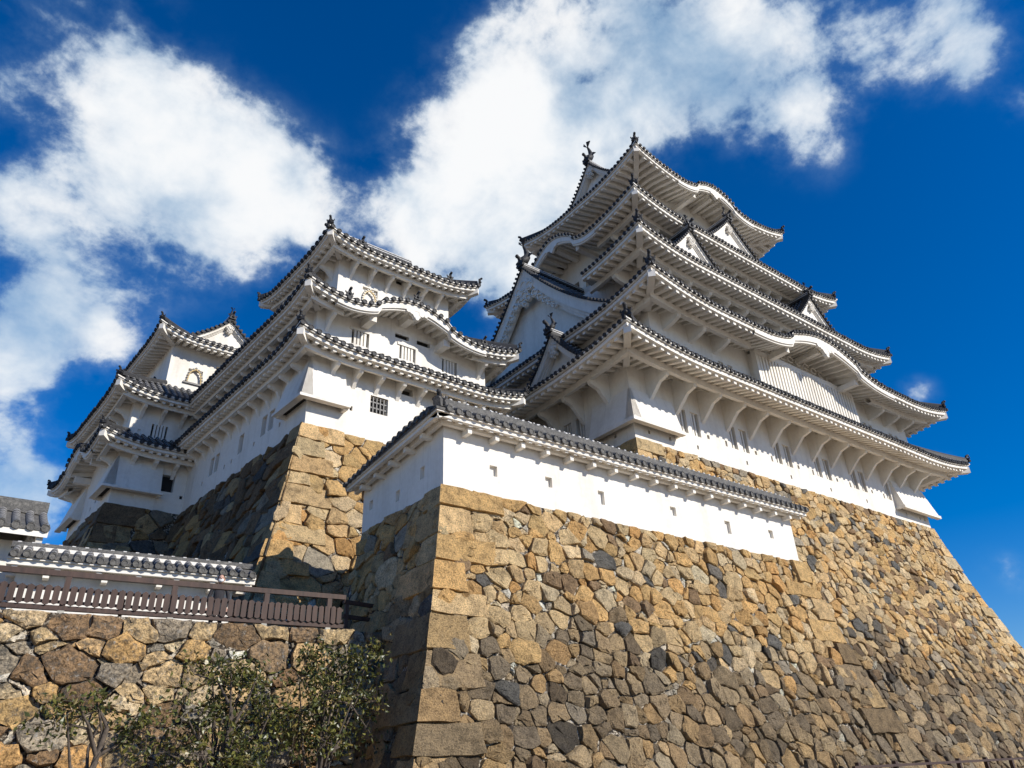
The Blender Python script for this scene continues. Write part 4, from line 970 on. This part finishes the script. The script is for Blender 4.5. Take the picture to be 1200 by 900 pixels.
# ================================================================== roofed plaster walls
def roofed_wall(name, label, path, zb, ze, zr, over, thick, loops=(), mats=None, tiles=None, horn=(), fs=.62, pitch=.30, raf=.33, arms=.86, ends=(True, True), ridge_r=.15, rk=1.0, warp=None):
    """a plaster wall along a plan polyline with a small tiled roof on both sides; path runs with the outer face on its right"""
    root = thing(name, label, 'plaster wall', (*path[0], zb))
    P = [np.array(p, float) for p in path]; n = len(P)
    dirs = [(P[i + 1] - P[i]) / np.linalg.norm(P[i + 1] - P[i]) for i in range(n - 1)]
    nr = [np.array([d[1], -d[0]]) for d in dirs]
    def off(i, o):
        if i == 0: return P[0] + nr[0] * o
        if i == n - 1: return P[-1] + nr[-1] * o
        a, b = nr[i - 1], nr[i]; m = (a + b); m /= (m @ m) / 2; return P[i] + m * o
    body = MB(); roof = MB(); eave = MB()
    for i in range(n - 1):
        d, q = dirs[i], nr[i]; Lg = np.linalg.norm(P[i + 1] - P[i])
        for sg in (1, -1):
            a, b = off(i, sg * thick / 2), off(i + 1, sg * thick / 2); Ls = np.linalg.norm(b - a)
            fn = lambda s, dd, z: np.stack(np.broadcast_arrays(a[0] + d[0] * s - q[0] * sg * dd, a[1] + d[1] * s - q[1] * sg * dd, z), -1)
            hl = [(h[1] + .03, h[1] + h[3] * .88, h[2] + .02, h[2] + h[4] * .9, 2, .11) for h in loops if h[0] == i and sg == 1]
            wall_face(body, fn, 0, Ls, zb, zr - .1, hl)
    for i, e in ((0, 1), (n - 1, -1)):
        a, b = off(i, thick / 2), off(i, -thick / 2); body.add([(*a, zb), (*b, zb), (*b, zr - .1), (*a, zr - .1)], [[0, 1, 2, 3]])
    def strip(mb, sec, mat=0, sides=(1, -1)):
        for sg in sides:
            rows = []
            for o, z in sec:
                pts = [off(j, sg * o) for j in range(n)]
                if ends[0]: pts[0] = pts[0] - dirs[0] * .22
                if ends[1]: pts[-1] = pts[-1] + dirs[-1] * .42
                rows.append([(*p, z) for p in pts])
            mb.grid(np.array(rows), mat)
    zp = lambda o: ze + .05 + (zr - .12 - ze - .05) * (1 - o / over)
    strip(roof, [(0, zr - .12), (over * .5, zp(over * .5) - .02), (over, ze + .05), (over, ze - .02)])
    strip(eave, [(over - .03, ze + .02), (over - .03, ze - .10 * fs), (over - .09, ze - .10 * fs), (over - .09, ze - .28 * fs), (over - .2, ze - .28 * fs), (thick / 2 - .01, ze + .12)])
    strip(eave, [(thick / 2 + .22, ze - .05), (thick / 2 + .22, ze - .22), (thick / 2 + .10, ze - .22), (thick / 2 + .10, ze)])
    for i in range(n - 1):
        d, q = dirs[i], nr[i]
        for sg in (1, -1):
            a, b = off(i, sg * over), off(i + 1, sg * over); ra, rb = P[i], P[i + 1]
            s0 = (a - ra) @ d - (.2 if i == 0 and ends[0] else 0); s1 = (b - ra) @ d + (.4 if i == n - 2 and ends[1] else 0); Lr = np.linalg.norm(rb - ra)
            m = max(2, int((s1 - s0) / pitch))
            for k in range(m + 1):
                s = s0 + .08 + (s1 - s0 - .16) * k / m
                # start of the row nearer the ridge when beyond the mitre
                top = 0.06
                if s < 0 and s0 < -.25: top = over * (s / s0)
                if s > Lr and s1 > Lr + .25: top = over * ((s - Lr) / (s1 - Lr))
                if top > over - .1: continue
                os_ = np.linspace(over + .03, max(top, .06), 4)
                s += random.uniform(-.014, .014); jz = random.uniform(-.010, .010); path_ = np.array([(*(ra + d * s + q * sg * o), zp(min(o, over)) + .015 + jz) for o in os_])
                tile_row(roof, path_, (d[0], d[1], 0), pitch * .30, joints=True)
            m = int((s1 - s0 - .3) / raf)
            for k in range(m + 1):
                s = s0 + .15 + (s1 - s0 - .3) * k / max(m, 1); c = ra + d * s
                o0, o1 = over - .12, thick / 2
                eave.beam((*(c + q * sg * o0), ze - .16), (*(c + q * sg * o1), ze + .02), .12, .13)
            if arms and (sg == 1):
                m = int(Lr / arms)
                for k in range(m):
                    s = (k + .5) * Lr / m; c = ra + d * s
                    eave.beam((*(c + q * sg * (thick / 2 + .34)), ze - .30), (*(c + q * sg * (thick / 2 - .02)), ze - .30), .13, .15)
    pts = [P[0] - dirs[0] * (.25 if ends[0] else 0)] + P[1:-1] + [P[-1] + dirs[-1] * (.45 if ends[1] else 0)]
    for i in range(len(pts) - 1):
        d = dirs[i]; q = nr[i]; rows = []
        for p in (pts[i], pts[i + 1]):
            rows.append([(*(p + q * a * rk), zr - .1 * (1 - rk) + b * rk) for a, b in ((-.17, -.16), (-.15, .0), (-.10, .03), (-ridge_r * .6, .14), (0, .19), (ridge_r * .6, .14), (.10, .03), (.15, 0), (.17, -.16))])
        roof.grid(np.array(rows), 0); roof.add(rows[0], [list(range(9))], 0); roof.add(rows[1], [list(range(9))], 0)
        for k in range(int(np.linalg.norm(pts[i + 1] - pts[i]) / .28)):
            p = pts[i] + d * (k + .5) * .28; roof.box(p[0] - .04, p[0] + .04, p[1] - .05 * rk, p[1] + .05 * rk, zr, zr - .1 * (1 - rk) + .20 * rk, 1)
    for i in range(1, n - 1):
        m = off(i, over) - P[i]; e0 = P[i] + m * .05; e1 = P[i] + m * .98
        roof.beam((*e0, zr - .02), (*e1, zp(over) + .10), .20, .20); roof.tube([(*e0, zr + .12), (*e1, zp(over) + .22)], .075, 8)
    if warp:
        for m_ in (body, roof, eave): m_.v = [warp(v) for v in m_.v]
    body.build('wall_body', mats or [PLASTER, DARK, PLASTER], root); ro = roof.build('tiled_roof', tiles or TILEMATS, root); eave.build('eave', [PLASTER] if not mats else [mats[0]], root)
    for i, a in horn:
        O = MB(); ornament(O, (*off(i, over * .7), zp(over * .7) + .1), a, .5); O.build('ridge_ornament', [TILE], ro)
    return root
LP = [(0, 10.75, 7.22, .32, .36), (0, 12.7, 7.28, .32, .36), (0, 14.75, 7.12, .32, .50), (0, 17.95, 7.30, .34, .36), (0, 20.7, 7.12, .36, .52), (0, 23.2, 7.32, .34, .36)]
# path with the outer face on its right: from the north end of the west leg to the corner, then east
def sink(v):   # the short west leg settles towards its far end
    v = v.copy(); k = np.clip((v[:, 1] - 15.6) / 4.2, 0, 1.1) * np.clip((v[:, 2] - 6.63) / 2.4, 0, 1.1)
    v[:, 2] -= .58 * k * (v[:, 0] < 10.35); return v
LPS = [(1, x - 9.3, z, w, h) for _, x, z, w, h in LP] + [(0, 19.6 - y - .15, z - .15, .30, .42) for y, z in ((16.07, 7.35), (17.42, 7.15), (19.08, 7.5))]
T_LIT = [OLDTILE, JOINT, PLASTER]
roofed_wall('front_plaster_wall', 'low white plaster wall with a dark tiled coping along the top of the front bastion', [(9.47, 19.6), (9.47, 15.17), (24.8, 15.17)], 6.63, 8.52, 9.10, .74, .34, LPS, horn=[(1, -3 * pi / 4)], tiles=[OLDTILE, JOINT, PLASTER], warp=sink)
roofed_wall('rear_plaster_wall', 'short tiled wall behind the front plaster wall, only its roof in view', [(15.3, 21.4), (21.6, 21.4)], 9.6, 12.35, 12.95, .75, .34, ends=(True, True))
roofed_wall('back_shadow_wall', 'unseen lower plaster wall behind the front plaster wall, added to shade the western stone base', [(20.5, 19.3), (9.9, 19.3)], 6.63, 7.75, 8.2, .5, .3)  # hidden wall, added so its shadow falls on the western stone base
roofed_wall('terrace_plaster_wall', 'low white wall under a weathered grey tiled roof behind the brown wooden fence', [(1.02, 20.28), (5.8, 19.82)], 2.95, 4.84, 5.34, .78, .3, mats=[PLASTER, DARK, PLASTER], tiles=[OLDTILE, JOINT, PLASTER], pitch=.255, ridge_r=.11, raf=0.8, arms=1.1, rk=.45)

# gate house at the left edge
GH = thing('gate_house', 'white gate house with a weathered grey tiled roof at the left edge', 'gate house', (-2.0, 22.0, 3.0))
gr = (-6.5, 1.08, 21.2, 24.0)
storey(GH, IDENT, gr, 2.95, 5.6)
def simple_gabled(root, rect, over, ze, zr, mats, pitch=.31):
    u0, u1, v0, v1 = rect; T = MB(); Ea = MB(); vc_ = (v0 + v1) / 2; x0, x1 = u0 - .5, u1 + .36
    for sg, ve in ((-1, v0 - over), (1, v1 + over)):
        zf = lambda k: ze + (zr - ze) * (.8 * k + .2 * k * k)
        ks = np.linspace(0, 1, 7); ys = ve + (vc_ - ve) * ks
        T.grid(np.array([[(x, y, zf(k)) for x in (x0, x1)] for k, y in zip(ks, ys)]), 0)
        T.add([(x0, ve, zf(0)), (x1, ve, zf(0)), (x1, ve, zf(0) - .07), (x0, ve, zf(0) - .07)], [[0, 1, 2, 3]])
        m = int((x1 - x0) / pitch)
        for i in range(m + 1):
            x = x0 + .08 + (x1 - x0 - .16) * i / m
            tile_row(T, np.array([(x, y, zf(k) + .02) for k, y in zip(ks, ys)]), (1, 0, 0), .095)
        Ea.add([(x0, ve + sg * .03 * -1, zf(0) - .07), (x1, ve - sg * .03, zf(0) - .07), (x1, ve - sg * .03, zf(0) - .22), (x0, ve - sg * .03, zf(0) - .22)], [[0, 1, 2, 3]])
        Ea.add([(x0, ve - sg * .03, zf(0) - .2), (x1, ve - sg * .03, zf(0) - .2), (x1, vc_, zr - .3), (x0, vc_, zr - .3)], [[0, 1, 2, 3]])
        for x in np.arange(x0 + .2, x1, .9): Ea.beam((x, ve - sg * .12, zf(0) - .26), (x, vc_ , zr - .5), .14, .16)
    for a, b in ((.15, .0), ): T.box(x0, x1, vc_ - .16, vc_ + .16, zr - .05, zr + .22); T.tube([(x0, vc_, zr + .25), (x1, vc_, zr + .25)], .11, 8)
    Ea.add([(u1 + .0, v0, ze), (u1, v1, ze), (u1, vc_, zr - .2)], [[0, 1, 2]])
    ro = T.build('tiled_roof', mats, root); Ea.build('eave', [PLASTER], root); return ro
simple_gabled(GH, gr, .75, 5.80, 6.75, [OLDTILE, JOINT, PLASTER])

# ================================================================== brown wooden fence on the low wall
WF = thing('wooden_fence', 'brown wooden picket fence with long rails along the top of the low stone wall', 'fence', tuple(QL - nL * .4))
FO = QL - nL * .35
def Lp(s, d=0, z=0): return FO - eL * s - nL * d + np.array([0, 0, z])
Lf = 13.5
for z, w in ((.84, .11), (.15, .09)):
    mb = MB(); mb.beam(Lp(1.05, 0, z), Lp(Lf, 0, z), .10, w); mb.build('rail', [WOOD], WF)
for s in (1.45, 2.95, 4.95, 7.0, 9.6, 12.0):
    mb = MB(); mb.beam(Lp(s, .0, .10), Lp(s, .0, .78), .11, .11, up=(eL[0], eL[1], 0)); po = mb.build('post', [WOOD], WF)
    mb = MB(); mb.beam(Lp(s, .0, -.35), Lp(s, .0, .10), .12, .12, up=(eL[0], eL[1], 0)); mb.build('footing', [FOOTING], po)
mb = MB(); s = 1.15
while s < Lf:
    z0, z1 = .19 + random.uniform(-.015, .015), .59 + random.uniform(-.012, .012)
    a, b = Lp(s, -.06, 0), Lp(s + .115, -.06, 0); o = nL * .028
    pl = [a + (0, 0, z0 + .03), (a + b) / 2 + (0, 0, z0), b + (0, 0, z0 + .03), b + (0, 0, z1 - .03), (a + b) / 2 + (0, 0, z1), a + (0, 0, z1 - .03)]
    mb.prism(pl, o); s += .150 + random.uniform(-.006, .006)
for z in (.27, .52): mb.beam(Lp(1.1, -.02, z), Lp(Lf, -.02, z), .04, .06)
mb.build('picket_panel', [WOOD], WF)
for s in (2.1, 3.6, 5.9, 8.2, 10.7):
    mb = MB(); mb.beam(Lp(s, .55, -.30), Lp(s, .05, .42), .07, .07); mb.build('brace', [WOOD], WF)
# a darker railing closing the gap to the bastion
DF = thing('shaded_railing', 'dark wooden railing in shadow between the picket fence and the bastion', 'railing', tuple(Lp(.3, 1.2, -.3)))
for z in (.80, .45):
    mb = MB(); mb.beam(Lp(1.0, .25, z), Lp(-.6, .7, z), .09, .09); mb.build('rail', [WOOD], DF)
for s in (.9, .1, -.5):
    mb = MB(); mb.beam(Lp(s, .25 + (1 - s) * .28, -.3), Lp(s, .25 + (1 - s) * .28, .8), .08, .08, up=(1, 0, 0)); mb.build('post', [WOOD], DF)

# handrail at the foot of the keep, bottom right
HR = thing('path_handrail', 'weathered grey handrail at the foot of the main keep base, lower right corner', 'railing', (25, 12.6, -1.2))
for z, y in ((-.07, 12.6), (-.45, 12.6)):
    mb = MB(); mb.beam((21.2, y, z - .02), (40, y + .5, z + .02), .09, .07); mb.build('rail', [WOOD], HR)
for i, x in enumerate(np.arange(21.6, 40, 2.1)):
    mb = MB(); yy = 12.6 + .5 * (x - 17.5) / 22.5; mb.box(x - .06, x + .06, yy - .06, yy + .06, -1.21, .03); mb.build('post', [WOOD], HR)

# ================================================================== visitor behind the fence
def person(loc, face):
    """standing figure; body grown from a joint skeleton with the Skin modifier, then head, hair and jacket"""
    root = thing('person', 'visitor in a dark jacket with a white face mask standing behind the wooden fence', 'person', loc)
    me = bpy.data.meshes.new('body')
    J = [(0, 0, .84), (0, 0, 1.0), (0, 0, 1.2), (0, 0, 1.33), (0, 0, 1.40), (.16, 0, 1.30), (.22, .02, 1.06), (.20, -.10, .84), (-.16, 0, 1.30), (-.22, .02, 1.06), (-.20, -.10, .84),
         (.09, 0, .78), (.10, -.01, .43), (.10, .02, .07), (.11, -.14, .03), (-.09, 0, .78), (-.10, -.01, .43), (-.10, .02, .07), (-.11, -.14, .03)]
    E_ = [(0, 1), (1, 2), (2, 3), (3, 4), (3, 5), (5, 6), (6, 7), (3, 8), (8, 9), (9, 10), (0, 11), (11, 12), (12, 13), (13, 14), (0, 15), (15, 16), (16, 17), (17, 18)]
    Rr = [.13, .125, .14, .10, .055, .065, .05, .035, .065, .05, .035, .085, .058, .042, .035, .085, .058, .042, .035]
    me.from_pydata(J, E_, []); o = bpy.data.objects.new('body', me); COL.objects.link(o); o.parent = root
    o.rotation_euler = (0, 0, face)
    md = o.modifiers.new('skin', 'SKIN'); me.skin_vertices.new() if not me.skin_vertices else None
    for v, r in zip(me.skin_vertices[0].data, Rr): v.radius = (r, r * .8)
    me.skin_vertices[0].data[0].use_root = True
    sb = o.modifiers.new('sub', 'SUBSURF'); sb.levels = 1; sb.render_levels = 2
    me.materials.append(JACKET)
    c, s = cos(face), sin(face); rt = lambda p: np.array([p[0] * c - p[1] * s, p[0] * s + p[1] * c, p[2]]) + np.array(loc)
    h = MB(); h.ball((0, -.01, 1.51), (.075, .092, .115), 0, 10); h.tube([(0, -.095, 1.53), (0, -.125, 1.495)], [.012, .018], 6)
    for sg in (-1, 1): h.ball((sg * .078, 0, 1.51), (.014, .024, .032), 0, 6); h.ball((sg * .03, -.092, 1.535), .012, 1, 5)
    for sg in (-1, 1):
        for k in range(5): h.tube([(sg * .20, -.10, .84), (sg * (.17 + .018 * k), -.14, .76 + .008 * abs(k - 2)), (sg * (.17 + .016 * k), -.15, .71 + .012 * abs(k - 2))], [.014, .010, .007], 5)
    h.v = [np.array([rt(p) for p in x]) for x in h.v]; h.build('head', [SKIN, HAIR], root)
    k = MB(); k.ball((0, -.07, 1.475), (.062, .05, .048), 0, 8); k.v = [np.array([rt(p) for p in x]) for x in k.v]; k.build('face_mask', [CAPM], root)
    k = MB(); k.ball((0, .02, 1.555), (.085, .095, .085), 0, 9); k.v = [np.array([rt(p) for p in x]) for x in k.v]; k.build('hair', [HAIR], root)
person((5.02, 18.1, 2.95), radians(-15))

# ================================================================== trees
def leafy_tree(label, base, trunk, clumps, nleaf, seed, lsize=.108):
    rs = random.Random(seed); r2 = np.random.default_rng(seed)
    root = thing('evergreen_tree', label, 'tree', base, 'small evergreen trees before the low stone wall')
    B = np.array(base, float); T = MB(); C = MB()
    top = B + np.array(trunk)
    pts = [B + (top - B) * k + np.array([.07 * sin(5 * k + seed), .05 * cos(4 * k), 0]) for k in np.linspace(0, 1, 7)]
    T.tube(pts, np.linspace(.085, .04, 7), 8)
    V = []; F = []; cols = []; n = 0
    for (cx, cy, cz), r in clumps:
        c = B + np.array([cx, cy, cz]); k0 = pts[rs.randint(2, 6)]
        mid = (k0 + c) / 2 + np.array([rs.uniform(-.15, .15), rs.uniform(-.1, .1), rs.uniform(-.05, .2)])
        T.tube([k0, mid, c], [.035, .022, .010], 6)
        m = int(nleaf * r * r)
        tw = []
        for _ in range(max(4, int(r * 16))):
            d = r2.normal(size=3); d[2] = d[2] * .7 + .15; d /= np.linalg.norm(d); e = c + d * r * rs.uniform(.5, 1.1); T.tube([c + d * .05, (c + e) / 2 + r2.normal(0, .03, 3), e], [.009, .007, .004], 4); tw.append(e)
        for _ in range(m):
            w = tw[rs.randint(0, len(tw) - 1)]; p = w + r2.normal(0, .16 * r + .05, 3)
            d = r2.normal(size=3); d[2] -= .45; d /= np.linalg.norm(d); sd = np.cross(d, r2.normal(size=3)); sd /= np.linalg.norm(sd); nn = np.cross(sd, d)
            L = lsize * rs.uniform(.5, 1.4); w_ = L * rs.uniform(.2, .32)
            V += [p, p + d * L * .5 + sd * w_ + nn * .01, p + d * L, p + d * L * .5 - sd * w_ + nn * .01, p + d * L * .5 - nn * .012]
            F += [[n, n + 1, n + 4], [n + 1, n + 2, n + 4], [n + 2, n + 3, n + 4], [n + 3, n, n + 4]]; n += 5
            g = rs.random(); cl = np.array([.052, .060, .012]) if g < .5 else np.array([.120, .115, .022]) if g < .85 else np.array([.17, .13, .035])
            cols += [cl * rs.uniform(.7, 1.25)] * 4
    C.add(np.array(V), np.array(F), 0, False, np.array(cols))
    T.build('trunk', [BARK], root); C.build('crown', [LEAF], root)
def cl(seed, n, cx, cz, rx, rz, r0, r1, dy=.5):
    rs = random.Random(seed); o = []
    while len(o) < n:
        x, z = rs.uniform(-1, 1), rs.uniform(-1, 1)
        if x * x + z * z < 1: o.append(((cx + x * rx, rs.uniform(-dy, dy), cz + z * rz), rs.uniform(r0, r1)))
    return o
leafy_tree('wide evergreen tree with open leafy crown in front of the middle of the low wall', (4.35, 14.6, GZ), (.15, 0, 2.9), cl(3, 24, .05, 2.75, 1.25, .85, .30, .48), 720, 3)
leafy_tree('dense evergreen tree against the shaded bastion face', (6.35, 14.9, GZ), (.1, 0, 3.2), cl(5, 22, .35, 3.05, .85, 1.05, .30, .48), 760, 5)
leafy_tree('thin young evergreen tree between the wide tree and the left edge', (2.45, 14.6, GZ), (.1, 0, 2.6), cl(8, 9, .0, 2.55, .75, .6, .22, .36), 800, 8)
leafy_tree('evergreen tree at the left edge with only its branch tips in view', (-.6, 14.4, GZ), (.1, 0, 2.8), cl(9, 10, .35, 3.0, .6, .7, .24, .42), 1000, 9)
